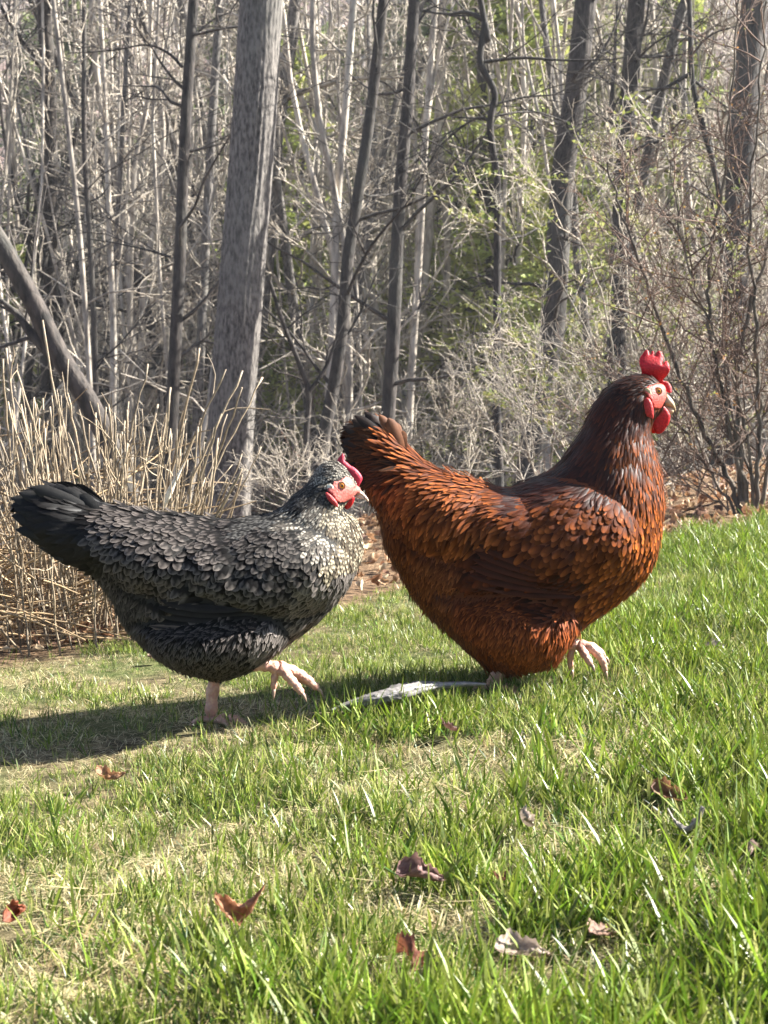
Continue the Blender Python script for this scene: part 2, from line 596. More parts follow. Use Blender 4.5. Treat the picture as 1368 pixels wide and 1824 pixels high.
hero([(690, 760), (700, 600), (712, 352), (727, 176), (738, 0)], 29, 20, 11, D_,
     "dark straight trunk rising from behind the red hen's tail", nbr=14, sides=24, ridge=0.003, seed=6, rings=18,
     limbs=[([(725, 190), (740, 215), (755, 240)], 6), ([(735, 60), (760, 20), (790, 5)], 6)])
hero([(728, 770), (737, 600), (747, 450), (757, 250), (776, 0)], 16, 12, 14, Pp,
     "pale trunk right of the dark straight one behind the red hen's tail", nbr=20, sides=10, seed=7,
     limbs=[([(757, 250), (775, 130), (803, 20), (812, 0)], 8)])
hero([(890, 870), (884, 700), (885, 600), (886, 430), (886, 327), (873, 226), (881, 166), (856, 110), (863, 40), (856, 0)], 17, 11, 9.5, D_,
     "crooked blackish trunk with a kink near the top of the picture", nbr=10, sides=12, seed=8, rings=8,
     limbs=[([(863, 36), (831, 22), (800, 25), (750, 20)], 10), ([(876, 215), (845, 212), (800, 245), (770, 275)], 7), ([(860, 110), (930, 103), (1000, 107), (1080, 106), (1130, 100)], 7)])
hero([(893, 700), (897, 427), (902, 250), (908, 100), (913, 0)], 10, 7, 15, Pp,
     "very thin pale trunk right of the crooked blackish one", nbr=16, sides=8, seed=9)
hero([(940, 860), (962, 700), (982, 600), (993, 452), (1004, 302), (1027, 151), (1044, 0)], 50, 38, 11.5, D_,
     "broad dark trunk leaning right above the red hen's back", nbr=10, sides=60, ridge=0.006, seed=10, rings=22,
     limbs=[([(1030, 150), (1060, 110), (1090, 60), (1110, 0)], 9)])
hero([(1095, 760), (1100, 600), (1108, 350), (1122, 150), (1134, 0)], 36, 30, 13, D_,
     "dark trunk behind the twiggy shrub, above the red hen's comb", nbr=14, sides=30, ridge=0.004, seed=11, rings=16,
     limbs=[([(1108, 240), (1090, 200), (1095, 100), (1100, 0)], 12), ([(1128, 100), (1180, 100), (1230, 95)], 8)])
hero([(1290, 520), (1282, 360), (1272, 300), (1243, 190), (1232, 126), (1228, 0)], 13, 9, 10, D_,
     "thin crooked dark trunk at the upper right", nbr=10, sides=10, seed=12,
     limbs=[([(1232, 130), (1180, 160), (1140, 185), (1110, 230)], 8), ([(1233, 140), (1280, 180), (1310, 200)], 6), ([(1235, 95), (1270, 60), (1340, 40)], 6)])
hero([(1300, 640), (1310, 480), (1316, 350), (1325, 200), (1345, 0)], 52, 46, 12, D_,
     "broad dark trunk at the right edge behind the shrub", nbr=8, sides=50, ridge=0.006, seed=13, rings=22)
hero([(205, 820), (160, 720), (110, 640), (60, 540), (10, 450), (-60, 330), (-110, 200)], 40, 32, 7.0, M['bark_dark'],
     "thick furrowed trunk leaning in from the left edge", nbr=0, sides=60, ridge=0.006, seed=14, rings=20, top=3,
     limbs=[([(100, 640), (60, 600), (30, 560), (-10, 525)], 24)])
hero([(545, 850), (546, 770), (549, 700), (530, 640), (508, 585), (480, 500)], 15, 7, 9.5, D_,
     "small forked dark tree beside the black hen's head", nbr=6, sides=10, seed=15, bl=.5,
     limbs=[([(549, 700), (580, 655), (600, 600), (620, 560)], 9), ([(508, 590), (540, 560), (575, 540)], 5)])
left_saps = [
    (130, 0.9, 12, Pp, [(165, 800), (155, 600), (140, 400), (118, 200), (95, 0)], "bent pale sapling furthest left of the group behind the dry canes"),
    (0, 0, 0, D_, [(172, 800), (168, 600), (160, 420), (150, 250), (150, 0)], "dark sapling standing in the middle of the pale group at left"),
    (0, 0, 0, Pp, [(200, 800), (202, 600), (195, 420), (190, 250), (178, 0)], "straight pale sapling right of the dark one in the left group"),
    (0, 0, 0, G_, [(208, 800), (205, 500), (215, 300), (222, 150), (232, 0)], "grey sapling slanting right, in the left group of saplings"),
    (0, 0, 0, Pp, [(232, 690), (232, 520), (240, 300), (262, 180), (270, 0)], "pale sapling cut off by a dark mound of twigs at its foot"),
    (0, 0, 0, Pp, [(248, 800), (255, 520), (278, 380), (290, 220), (262, 60), (255, 0)], "pale double-bent sapling beside the slim dark trunk"),
]
for k, (a, b, c, mt, path, lab) in enumerate(left_saps):
    hero(path, 12 + (k % 3) * 2, 8, 12 + 0.7 * k, mt, lab, nbr=22, sides=8, seed=30 + k, group="saplings at the left of the wood", bl=1.2)


def screen_word(px):
    for lim, w in ((200, 'far left'), (480, 'left'), (760, 'centre'), (1000, 'centre right'), (1200, 'right')):
        if px < lim: return w
    return 'far right'


# mid-distance wood: individual young trees
kinds_lab = ['pale thin', 'grey slender', 'pale many-stemmed', 'grey straight', 'dark slender', 'grey bushy', 'dark tall', 'pale twiggy']
MARKS = [(-60, 'left of the leaning furrowed trunk'), (20, 'over the leaning furrowed trunk'), (85, 'left of the pale sapling group'), (150, 'within the left sapling group'), (215, 'behind the straight pale sapling'), (275, 'left of the slim dark trunk'),
         (325, 'behind the slim dark trunk'), (375, 'by the thin mottled trunk'), (435, 'behind the thick ridged trunk'), (500, 'just right of the thick ridged trunk'), (560, 'above the black hen\'s head'), (615, 'by the slim trunk leaning right'), (665, 'left of the dark straight trunk'),
         (715, 'behind the dark straight trunk'), (765, 'above the red hen\'s tail'), (825, 'left of the crooked blackish trunk'), (885, 'behind the crooked blackish trunk'), (940, 'left of the broad leaning trunk'), (1000, 'behind the broad leaning trunk'),
         (1065, 'right of the broad leaning trunk'), (1120, 'over the red hen\'s comb'), (1185, 'behind the budded shrub'), (1250, 'by the thin crooked trunk at right'), (1320, 'behind the tall reddish shrub'), (1420, 'right of the tall shrub')]
placed = []
cnt = {}
first_used = [False] * len(SAP)


def place_sap(k, x, y, sc):
    z = float(tz(x, y))
    px = 684 + FPX * x / y
    row = 'front' if y < 19 else ('second' if y < 27 else ('third' if y < 37 else 'rearmost'))
    place = min(MARKS, key=lambda q: abs(q[0] - px))[1]
    size = 'tall' if sc > 1.08 else ('short' if sc < .9 else 'middling')
    lab = f"{size} {kinds_lab[k]} bare tree, {row} row, {place}"
    if not first_used[k]:
        first_used[k] = True
        o = SAP[k]; o.location = (x, y, z); o.scale = (sc,) * 3; o.rotation_euler = (0, 0, random.uniform(0, 6.28))
        tag(o, lab, 'tree', f"bare trees alike: {lab}")
    else:
        o = copy_tree(SAP[k], (x, y, z), random.uniform(0, 6.28), sc, lab, f"bare trees alike: {lab}")
        o['category'] = 'tree'
    return o


NT = 0
g3 = np.random.default_rng(77)
while NT < 290:
    y = 13 + 38 * g3.random() ** .9
    px = g3.uniform(-120, 1490)
    x = (px - 684) / FPX * y
    ok = all((x - a) ** 2 + (y - b) ** 2 > (0.22 + 0.006 * y) ** 2 for a, b in placed)
    if not ok: continue
    k = int(g3.choice(len(SAP), p=[.17, .14, .14, .11, .12, .12, .06, .14]))
    if y < 15 and k in (3, 6): continue
    placed.append((x, y)); NT += 1
    place_sap(k, x, y, g3.uniform(0.75, 1.25))


# evergreens
def make_pine(seed, H, name, cols, ncl=230, low=0.12, spread=0.28):
    g = np.random.default_rng(seed)
    root = bpy.data.objects.new(name, None); COL.objects.link(root)
    tr = MB(); P = wander((0, 0, -.4), (0, 0, 1), H, 14, 0.02, 0.03, g)
    tube(tr, P, 0.014 * H * (1 - np.linspace(0, .93, 14)), 7)
    lf = MB(); V = []; C = []
    for k in range(ncl):
        t = low + (1 - low) * g.random() ** 0.9
        q = t * 13; a = min(int(q), 12)
        p = P[a] + (P[a + 1] - P[a]) * (q - a)
        th = g.uniform(0, 6.28)
        Lb = H * spread * (1.05 - t) * g.uniform(.5, 1.1)
        d = np.array([math.cos(th), math.sin(th), g.uniform(-.15, .35)])
        B_ = wander(p, d, Lb, 5, .12, -0.02, g)
        tube(tr, B_, np.linspace(.006 * H * (1.1 - t) * .4, 0.004, 5), 3)
        n = 42
        tt = g.uniform(.25, 1.05, n) * 4
        ai = np.clip(tt.astype(int), 0, 3)
        c = B_[ai] + (B_[ai + 1] - B_[ai]) * (tt - ai)[:, None] + g.normal(0, .035 * H * .35, (n, 3)) * np.array([1, 1, .45])
        dirs = g.normal(0, 1, (n, 3)) * np.array([1, 1, .5]) + d; dirs /= np.linalg.norm(dirs, axis=1)[:, None]
        s = g.normal(0, 1, (n, 3)); s = np.cross(dirs, s); s /= np.linalg.norm(s, axis=1)[:, None]
        ln = g.uniform(.06, .16, n)[:, None] * H / 10; wd = ln * 0.28
        tri = np.stack([c - s * wd, c + s * wd, c + dirs * ln * 1.6], 1)
        V.append(tri.reshape(-1, 3))
        base = np.array(cols[int(g.integers(0, len(cols)))]) * g.uniform(.75, 1.25)
        C.append(np.tile(base, (n * 3, 1)))
    V = np.concatenate(V); C = np.concatenate(C)
    lf.add(V, [(i, i + 1, i + 2) for i in range(0, len(V), 3)], C)
    o = tr.build("trunk", M['bark_dark'], root); o.location = (0, 0, 0)
    o = lf.build("needles", M['leaf'], root, smooth=False); o.location = (0, 0, 0); o['kind'] = 'stuff'
    return root


greens = [(0.20, 0.23, 0.09), (0.26, 0.28, 0.12), (0.13, 0.17, 0.07)]
PINE = [make_pine(91, 9, "pine_tree", greens), make_pine(92, 7, "pine_tree", [(0.36, 0.38, 0.12), (0.26, .31, .09)], 200, .05, .33)]
pspots = [(985, 17, 1, .62), (880, 19, 1, .7), (1150, 19, 1, .6), (520, 22, 1, .75), (30, 18, 1, .45), (930, 15, 1, .4), (905, 30, 0, 1.3), (960, 36, 1, 1.5), (860, 40, 0, 1.4), (1000, 44, 0, 1.5), (930, 24, 1, .95), (560, 34, 0, 1.3), (610, 42, 1, 1.5), (520, 46, 0, 1.3),
          (225, 38, 0, 1.2), (120, 44, 1, 1.2), (40, 28, 1, .6), (1115, 27, 1, .85), (1190, 46, 0, 1.1), (520, 17, 1, .42), (590, 22, 1, .5), (790, 46, 0, 1.5), (1090, 48, 1, 1.4), (700, 50, 1, 1.3), (1010, 20, 1, .7), (60, 48, 0, 1.3), (400, 48, 1, 1.3), (850, 26, 1, .8), (1250, 40, 1, .9)]
used = [False, False]
for i, (px, Y, k, sc) in enumerate(pspots):
    sc *= 1.75
    x = (px - 684) / FPX * Y; z = float(tz(x, Y))
    near = 'low bright' if sc < 1.35 else ('tall dense' if k == 0 else 'tall loose')
    near += ' broad' if i % 3 == 0 else (' narrow' if i % 3 == 1 else ' ragged')
    lab = f"{near} evergreen {'between' if Y < 30 else 'far behind'} the bare trunks, {screen_word(px)} of the picture"
    if not used[k]:
        used[k] = True; o = PINE[k]; o.location = (x, Y, z); o.scale = (sc,) * 3
    else:
        o = copy_tree(PINE[k], (x, Y, z), random.uniform(0, 6.28), sc, '', '')
    tag(o, lab, 'tree', f"evergreens alike: {lab}")


def haze():
    x0, x1, y0, y1, z0, z1 = -190, 190, -6, 440, -14, 98
    v = [(x, y, z) for x in (x0, x1) for y in (y0, y1) for z in (z0, z1)]
    f = [(0, 1, 3, 2), (4, 6, 7, 5), (0, 4, 5, 1), (2, 3, 7, 6), (0, 2, 6, 4), (1, 5, 7, 3)]
    me = bpy.data.meshes.new("haze"); me.from_pydata(v, [], f)
    m = bpy.data.materials.new("haze"); m.use_nodes = True; N = m.node_tree.nodes; N.clear()
    out = N.new("ShaderNodeOutputMaterial"); pv = N.new("ShaderNodeVolumePrincipled")
    pv.inputs["Color"].default_value = (.93, .94, .98, 1); pv.inputs["Density"].default_value = .0012; pv.inputs["Anisotropy"].default_value = .2
    m.node_tree.links.new(pv.outputs[0], out.inputs["Volume"])
    o = bpy.data.objects.new("haze", me); COL.objects.link(o); me.materials.append(m)
    tag(o, "thin pale morning haze over the wood", kind='stuff')


haze()


# ------------------------------------------------------------------ instancing by geometry nodes (only for what nobody could count)
def scatter(name, protos, pos, rot, scl, idx, label, mat_dummy=None, cat=None):
    """one object that instances the prototype meshes (held in a hidden collection) on its vertices"""
    coll = bpy.data.collections.new(name + "_pieces")      # never linked to the scene: only a source
    for i, p in enumerate(protos):
        p.name = f"{name}_piece_{i:03d}"
        for c in list(p.users_collection): c.objects.unlink(p)
        coll.objects.link(p)
    me = bpy.data.meshes.new(name)
    me.from_pydata(np.asarray(pos).tolist(), [], [])
    n = len(pos)
    for nm, typ, arr, key in (("rot", 'FLOAT_VECTOR', np.asarray(rot), "vector"), ("scl", 'FLOAT', np.asarray(scl), "value"), ("pid", 'INT', np.asarray(idx), "value")):
        a = me.attributes.new(nm, typ, 'POINT'); a.data.foreach_set(key, arr.astype(np.int32 if typ == 'INT' else np.float32).ravel())
    o = bpy.data.objects.new(name, me); COL.objects.link(o)
    ng = bpy.data.node_groups.new(name, 'GeometryNodeTree')
    ng.interface.new_socket("Geometry", in_out='INPUT', socket_type='NodeSocketGeometry')
    ng.interface.new_socket("Geometry", in_out='OUTPUT', socket_type='NodeSocketGeometry')
    N, L = ng.nodes, ng.links
    gi = N.new("NodeGroupInput"); go = N.new("NodeGroupOutput")
    ci = N.new("GeometryNodeCollectionInfo"); ci.inputs[0].default_value = coll
    ci.inputs[1].default_value = True; ci.inputs[2].default_value = True
    ip = N.new("GeometryNodeInstanceOnPoints"); ip.inputs["Pick Instance"].default_value = True

    def na(nm, t):
        q = N.new("GeometryNodeInputNamedAttribute"); q.data_type = t; q.inputs[0].default_value = nm
        return q.outputs[0]
    L.new(gi.outputs[0], ip.inputs["Points"]); L.new(ci.outputs[0], ip.inputs["Instance"])
    L.new(na("pid", 'INT'), ip.inputs["Instance Index"])
    e2r = N.new("FunctionNodeEulerToRotation"); L.new(na("rot", 'FLOAT_VECTOR'), e2r.inputs[0])
    L.new(e2r.outputs[0], ip.inputs["Rotation"]); L.new(na("scl", 'FLOAT'), ip.inputs["Scale"])
    L.new(ip.outputs[0], go.inputs[0])
    md = o.modifiers.new("scatter", 'NODES'); md.node_group = ng
    return tag(o, label, cat, kind='stuff')


# far wood on the opposite hillside: one mass
def far_tree(seed, H, mat, evergreen=False):
    g = np.random.default_rng(seed); mb = MB()
    P = wander((0, 0, -.5), (0, 0, 1), H, 10, .04, .03, g)
    tube(mb, P, 0.013 * H * (1 - np.linspace(0, .85, 10)), 5)
    for k in range(34):
        a = int(g.integers(2, 9)); th = g.uniform(0, 6.28)
        branch_rec(mb, P[a], (math.cos(th), math.sin(th), g.uniform(.1, 1)), H * g.uniform(.12, .28), 0.004 * H, 1, g, 3, .06, .18, (6,), 0.014)
    return mb.build("far_tree", mat)


M['far_bark_hazed'] = bark_mat("distant_bark_hazed", (0.28, 0.235, 0.2), (0.56, 0.48, 0.43), (0.5, 0.41, 0.38), 3, 0.01)  # distant barks paled: haze put into their colour besides the haze volume
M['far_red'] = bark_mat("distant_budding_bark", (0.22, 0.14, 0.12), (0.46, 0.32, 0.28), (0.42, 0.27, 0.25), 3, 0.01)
fp = [far_tree(201, 12, M['far_bark_hazed']), far_tree(202, 10, M['far_bark_hazed']), far_tree(203, 13, M['far_red']), far_tree(204, 11, M['bark_pale']), far_tree(205, 14, M['bark_dark'])]
g4 = np.random.default_rng(5)
n = 6000
yy = 48 + 150 * g4.random(n) ** 1.3
xx = g4.uniform(-.75, .75, n) * yy * 1.15
zz = tz(xx, yy)
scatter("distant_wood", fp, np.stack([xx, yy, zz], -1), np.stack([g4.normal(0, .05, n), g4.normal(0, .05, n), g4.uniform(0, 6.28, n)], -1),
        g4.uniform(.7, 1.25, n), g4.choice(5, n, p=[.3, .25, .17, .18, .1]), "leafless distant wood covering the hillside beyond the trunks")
ep = []
for sd in (301, 302):
    r_ = make_pine(sd, 11, "x", greens if sd == 301 else [(0.14, 0.17, 0.07)], 120)
    ch = [c for c in r_.children if c.name.startswith("needles")][0]; tr_ = [c for c in r_.children if c.name.startswith("trunk")][0]
    ch.parent = None; bpy.data.objects.remove(tr_); bpy.data.objects.remove(r_); ep.append(ch)
n = 420
yy = 55 + 120 * g4.random(n); xx = g4.uniform(-.35, .35, n) * yy
keep = (np.sin(xx * .13 + 2) + np.sin(yy * .07 + xx * .05)) > -0.1
xx, yy = xx[keep], yy[keep]; n = len(xx)
scatter("distant_evergreens", ep, np.stack([xx, yy, tz(xx, yy)], -1), np.stack([np.zeros(n), np.zeros(n), g4.uniform(0, 6.28, n)], -1),
        g4.uniform(.6, 1.1, n), g4.integers(0, 2, n), "green evergreen patches scattered through the distant wood")


# brushwood understory: thin upright whips and tangled twigs among the trunks
def brush_clump(seed, H, nst, mat, rad0=.008, spread=.5):
    g = np.random.default_rng(seed); mb = MB()
    for k in range(nst):
        th = g.uniform(0, 6.28); r0 = g.uniform(0, spread)
        branch_rec(mb, (math.cos(th) * r0, math.sin(th) * r0, -.1), (math.cos(th) * .25, math.sin(th) * .25, 1), H * g.uniform(.5, 1.1), rad0, 2, g, 3, .03, .13, (3, 4), 0.0035)
    return mb.build("brush", mat)


bp = [brush_clump(401, 2.4, 9, M['twig']), brush_clump(402, 1.8, 12, M['bark_pale']), brush_clump(403, 3.2, 6, M['twig'], .012), brush_clump(404, 1.4, 12, M['twig_red'])]
def pole_clump(seed):
    g = np.random.default_rng(seed); mb = MB()
    for k in range(4):
        P = wander((g.normal(0, .7), g.normal(0, .7), -.2), (g.normal(0, .06), g.normal(0, .06), 1), g.uniform(6, 9), 12, .045, .02, g)
        tube(mb, P, g.uniform(.009, .02) * np.linspace(1, .35, 12), 5)
        for _ in range(7):
            branch_rec(mb, P[int(g.integers(2, 11))], g.normal(0, 1, 3) * np.array([1, 1, .3]) + np.array([0, 0, .5]), g.uniform(.3, .9), .007, 1, g, 3, .05, .2, (3,), .0045)
    return mb.build("brush", M['bark_pale'] if seed % 2 else M['twig'])


bp += [pole_clump(411), pole_clump(412)]
n = 850
yy = 13 + 34 * g4.random(n); xx = (g4.uniform(-700, 2000, n) - 684) / FPX * yy
scatter("understory_brush", bp, np.stack([xx, yy, tz(xx, yy)], -1), np.stack([g4.normal(0, .1, n), g4.normal(0, .1, n), g4.uniform(0, 6.28, n)], -1),
        g4.uniform(.7, 1.5, n) * (1 + (yy - 8) / 40), g4.choice(6, n, p=[.26, .2, .14, .1, .15, .15]), "tangled leafless brush growing between the trunks")


# ------------------------------------------------------------------ shrubs
def pick(P, t):
    q = t * (len(P) - 1); a = min(int(q), len(P) - 2)
    return P[a] + (P[a + 1] - P[a]) * (q - a), P[a + 1] - P[a]


def leaflets(mb, pts, g, size, cols, k=1):
    for p in pts:
        for _ in range(k):
            d = g.normal(0, 1, 3); d[2] = abs(d[2]) * .8; d /= np.linalg.norm(d)
            s = np.cross(d, g.normal(0, 1, 3)); s /= np.linalg.norm(s)
            L_ = size * g.uniform(.6, 1.3)
            c = np.array(cols[int(g.integers(0, len(cols)))]) * g.uniform(.8, 1.2)
            q = p + g.normal(0, size * .3, 3)
            mb.add([q, q + d * L_ * .5 + s * L_ * .25, q + d * L_, q + d * L_ * .5 - s * L_ * .25], [(0, 1, 2, 3)], c)


def twig_ends(P, g, n):
    return [pick(P, g.uniform(.2, 1))[0] for _ in range(n)]


def stem_shrub(name, stems, Y, label, mat, twmat, seed, ntw=8, tl=.35, leafcols=None, leafn=3, lsize=.012, dY=.25, group=None, lv=2, fat=.0011, kids=(4, 4)):
    g = np.random.default_rng(seed)
    b0 = at(stems[0][0][0][0], stems[0][0][0][1], Y)
    base = (b0[0], Y, float(tz(b0[0], Y)))
    root = empty(name, base, label, 'shrub', group)
    tw = MB(); lf = MB()
    for path, w in stems:
        y1 = g.uniform(-dY, dY)
        pts = [at(a, b, Y + y1 * i / len(path)) for i, (a, b) in enumerate(path)]
        P = smooth_path(pts, 7)
        P[1:] += g.normal(0, .004, P[1:].shape)
        rr = np.linspace(w * .72, max(1.5, w * .2), len(P)) * Y / FPX / 2
        mb = MB(); tube(mb, P, rr, 7); mb.build("stem", mat, root)
        for k in range(ntw):
            t = g.uniform(.15, 1)
            p, d = pick(P, t); d = d / np.linalg.norm(d)
            s = g.normal(0, 1, 3) * np.array([1, .8, .7]); s[2] += .35
            Q = branch_rec(tw, p, d * .7 + s * .6, tl * g.uniform(.4, 1.2) * (1.2 - .5 * t), .0028, lv, g, 3, .02, .13, kids, fat)
            if leafcols: leaflets(lf, twig_ends(Q, g, leafn), g, lsize, leafcols, 2)
    o = tw.build("twigs", twmat, root); o['kind'] = 'stuff'
    if leafcols:
        o = lf.build("buds", M['leaf'], root, smooth=False); o['kind'] = 'stuff'
    return root


bud = [(0.28, 0.30, 0.09), (0.35, 0.34, 0.13), (0.2, 0.25, 0.07)]
stem_shrub("shrub", [
    ([(1332, 945), (1300, 860), (1250, 760), (1200, 640), (1150, 500), (1105, 370), (1080, 290)], 17),
    ([(1335, 945), (1325, 850), (1312, 760), (1318, 620), (1345, 520), (1375, 400), (1400, 200)], 19),
    ([(1330, 945), (1316, 840), (1285, 700), (1262, 560), (1270, 430), (1290, 300), (1310, 80), (1318, -60)], 14),
    ([(1345, 945), (1350, 830), (1352, 700), (1345, 560), (1335, 400), (1350, 200), (1365, 0)], 14),
    ([(1352, 945), (1372, 800), (1395, 640), (1420, 400)], 14),
    ([(1328, 945), (1290, 880), (1240, 800), (1190, 720), (1140, 600), (1130, 470)], 9),
    ([(1340, 945), (1335, 800), (1300, 660), (1240, 520), (1210, 400), (1190, 280)], 10),
    ([(1338, 945), (1350, 880), (1310, 760), (1290, 640), (1300, 480), (1345, 330), (1330, 130)], 9),
    ([(1325, 945), (1270, 890), (1200, 850), (1120, 800)], 6),
], 4.75, "tall bare multi-stemmed shrub with reddish twigs at the right edge of the lawn", M['bark_brown'], M['twig_red'], 21, ntw=20, tl=.4, leafcols=[(0.4, .2, .06), (.3, .28, .1)], leafn=2, lsize=.011)
stem_shrub("shrub", [
    ([(1120, 930), (1100, 800), (1060, 640), (1000, 500), (930, 440), (860, 400)], 7),
    ([(1120, 930), (1110, 760), (1080, 560), (1030, 420), (980, 330)], 7),
    ([(1130, 930), (1130, 740), (1120, 560), (1110, 420), (1070, 300)], 7),
    ([(1140, 930), (1160, 740), (1175, 560), (1160, 400), (1120, 240)], 7),
    ([(1150, 930), (1190, 740), (1220, 560), (1215, 400), (1180, 220)], 7),
    ([(1110, 930), (1060, 800), (1000, 690), (930, 620), (850, 590)], 6),
    ([(1105, 930), (1050, 850), (980, 760), (920, 720)], 6),
    ([(1160, 930), (1230, 760), (1280, 580), (1290, 420)], 6),
], 6.2, "broad arching shrub with yellow-green buds behind the red hen's head", M['twig'], M['twig'], 22, ntw=15, tl=.5, leafcols=bud, leafn=14, lsize=.026, dY=.6)
stem_shrub("shrub", [
    ([(1040, 930), (1010, 840), (960, 760), (900, 700)], 5),
    ([(1090, 930), (1090, 820), (1060, 720), (1040, 640)], 5),
    ([(1180, 930), (1190, 820), (1220, 700), (1240, 600)], 5),
    ([(1230, 930), (1250, 830), (1260, 700), (1290, 600)], 5),
    ([(1280, 940), (1270, 850), (1240, 770), (1200, 700)], 5),
    ([(1000, 930), (960, 850), (930, 800), (860, 760)], 5),
    ([(1240, 940), (1200, 880), (1210, 790), (1190, 720)], 5),
    ([(960, 930), (930, 850), (890, 790), (850, 700)], 5),
], 5.5, "low dense thicket of pale dry twigs right behind the red hen's neck", M['twig'], M['bark_pale'], 23, ntw=8, tl=.34, dY=.5)
stem_shrub("shrub", [
    ([(640, 960), (650, 900), (670, 850), (700, 800)], 4), ([(600, 960), (590, 900), (600, 840)], 4),
    ([(720, 960), (740, 880), (790, 800), (800, 740)], 4), ([(800, 960), (820, 880), (840, 810), (850, 740)], 4), ([(560, 960), (520, 900), (500, 850)], 4),
], 6.4, "sparse low twigs in the gap between the two hens", M['twig'], M['twig'], 24, ntw=16, tl=.35, dY=.4)


# dry canes at left
def canes():
    g = np.random.default_rng(31)
    bx, by = -0.62, 2.95
    root = empty("cut_back_shrub", (bx, by, float(tz(bx, by))), "clump of upright pale dry canes cut off at different heights behind the black hen's tail", 'shrub')
    sticks = []
    # traced ones: (base px, top px, top py, Y)
    tr = [(20, 35, 730, 2.7), (50, 18, 620, 2.9), (95, 75, 570, 3.0), (70, 72, 745, 2.8), (85, 55, 720, 2.7), (110, 98, 724, 2.75), (130, 118, 640, 3.0), (160, 135, 730, 2.8), (165, 160, 735, 2.75), (190, 185, 720, 2.8), (205, 200, 708, 2.9), (215, 232, 730, 2.8),
          (180, 268, 648, 2.9), (200, 268, 720, 2.85), (150, 120, 700, 3.0), (60, 20, 715, 2.75), (100, 30, 660, 3.1), (150, 190, 735, 2.75), (175, 200, 725, 3.0), (90, 50, 770, 2.7), (230, 250, 760, 2.8),
          (250, 402, 658, 2.85), (262, 435, 660, 2.8), (270, 468, 672, 2.8), (285, 385, 737, 2.7), (300, 438, 690, 2.9), (240, 340, 620, 3.0), (255, 290, 700, 2.75), (235, 360, 745, 2.9), (290, 360, 760, 2.7), (300, 425, 835, 2.65), (320, 400, 780, 2.75), (250, 300, 690, 3.0), (10, -10, 700, 2.7), (30, 5, 640, 3.0)]
    for b, tx, ty, Y in tr: sticks.append((b, tx, ty, Y, 6))
    for k in range(180):
        b = g.uniform(-120, 330)
        sp = (b - 130) / 200
        tx = b + sp * 70 + g.normal(0, 38); ty = g.uniform(690, 880) if b < 240 else g.uniform(720, 900)
        sticks.append((b, tx, ty, g.uniform(2.55, 3.2), g.uniform(2.5, 5)))
    side = MB()
    for (b, tx, ty, Y, w) in sticks:
        xb = (b - 684) / FPX * Y
        p0 = np.array([xb * .96, Y, float(tz(xb, Y)) - .02]); p1 = at(tx + g.normal(0, 8), ty, Y + g.normal(0, .06))
        mid = (p0 + p1) / 2 + g.normal(0, .012, 3) + np.array([(p0[0] - p1[0]) * .12, 0, 0])
        P = smooth_path([p0, mid, p1], 9)
        P[1:-1] += g.normal(0, .0013, P[1:-1].shape)
        rr = np.linspace(w, w * .7, len(P)) * Y / FPX / 2 * g.uniform(.65, 1.0)
        for i in range(2, len(P), int(g.integers(3, 6))): rr[i] *= 1.3
        base = np.array([0.32, 0.25, 0.165]) * g.uniform(.6, 1.15) if g.random() < .8 else np.array([.30, .23, .15])
        col = np.repeat(base[None, :] * np.linspace(.7, 1.1, len(P))[:, None] * g.uniform(.85, 1.15, (len(P), 1)), 6, 0)  # darker towards the foot: the clump's shade put into the cane colour
        mb = MB(); tube(mb, P, rr, 6, col, cap=True); mb.build("cane", M['cane'], root)
        if g.random() < .6:
            for _ in range(int(g.integers(1, 4))):
                p, d = pick(P, g.uniform(.2, .9)); d /= np.linalg.norm(d)
                Q = wander(p, d * .8 + g.normal(0, .6, 3), g.uniform(.03, .14), 5, .18, .02, g)
                tube(side, Q, np.linspace(.0016, .0008, 5), 3, base * .9)
    o = side.build("side_twigs", M['cane'], root); o['kind'] = 'stuff'
    # fallen, crossed stalks at the foot
    foot = MB()
    for k in range(1100):
        x = g.uniform(-1.5, -.5); y = g.uniform(2.5, 3.4) + (x + .9) * .3
        z = float(tz(x, y)) + abs(g.normal(.0, .12))
        th = g.uniform(-.5, .5) if g.random() < .6 else g.uniform(0, 3.1)
        d = np.array([math.cos(th), math.sin(th) * .5, g.normal(.15, .45)])
        Q = wander((x, y, z), d, g.uniform(.06, .3), 5, .14, -.02, g)
        c = np.array([0.42, 0.30, 0.17]) * g.uniform(.5, 1.3)
        tube(foot, Q, np.linspace(g.uniform(.0013, .003), .001, 5), 4, c)
    o = foot.build("broken_stalks", M['cane'], root); o['kind'] = 'stuff'
    # pale split cane
    mb = MB()
    Q = smooth_path([at(292, 905, 2.62), at(305, 870, 2.62), at(330, 822, 2.62)], 6)
    tube(mb, Q, np.array([3, 6, 9, 10, 12, 12, 11, 9, 8, 6, 4, 2, 1.])[:len(Q)] * 2.62 / FPX / 2, 6, (.75, .68, .55))
    o = mb.build("split_cane", M['cane'], root); o['label'] = "whitish split cane end"


canes()


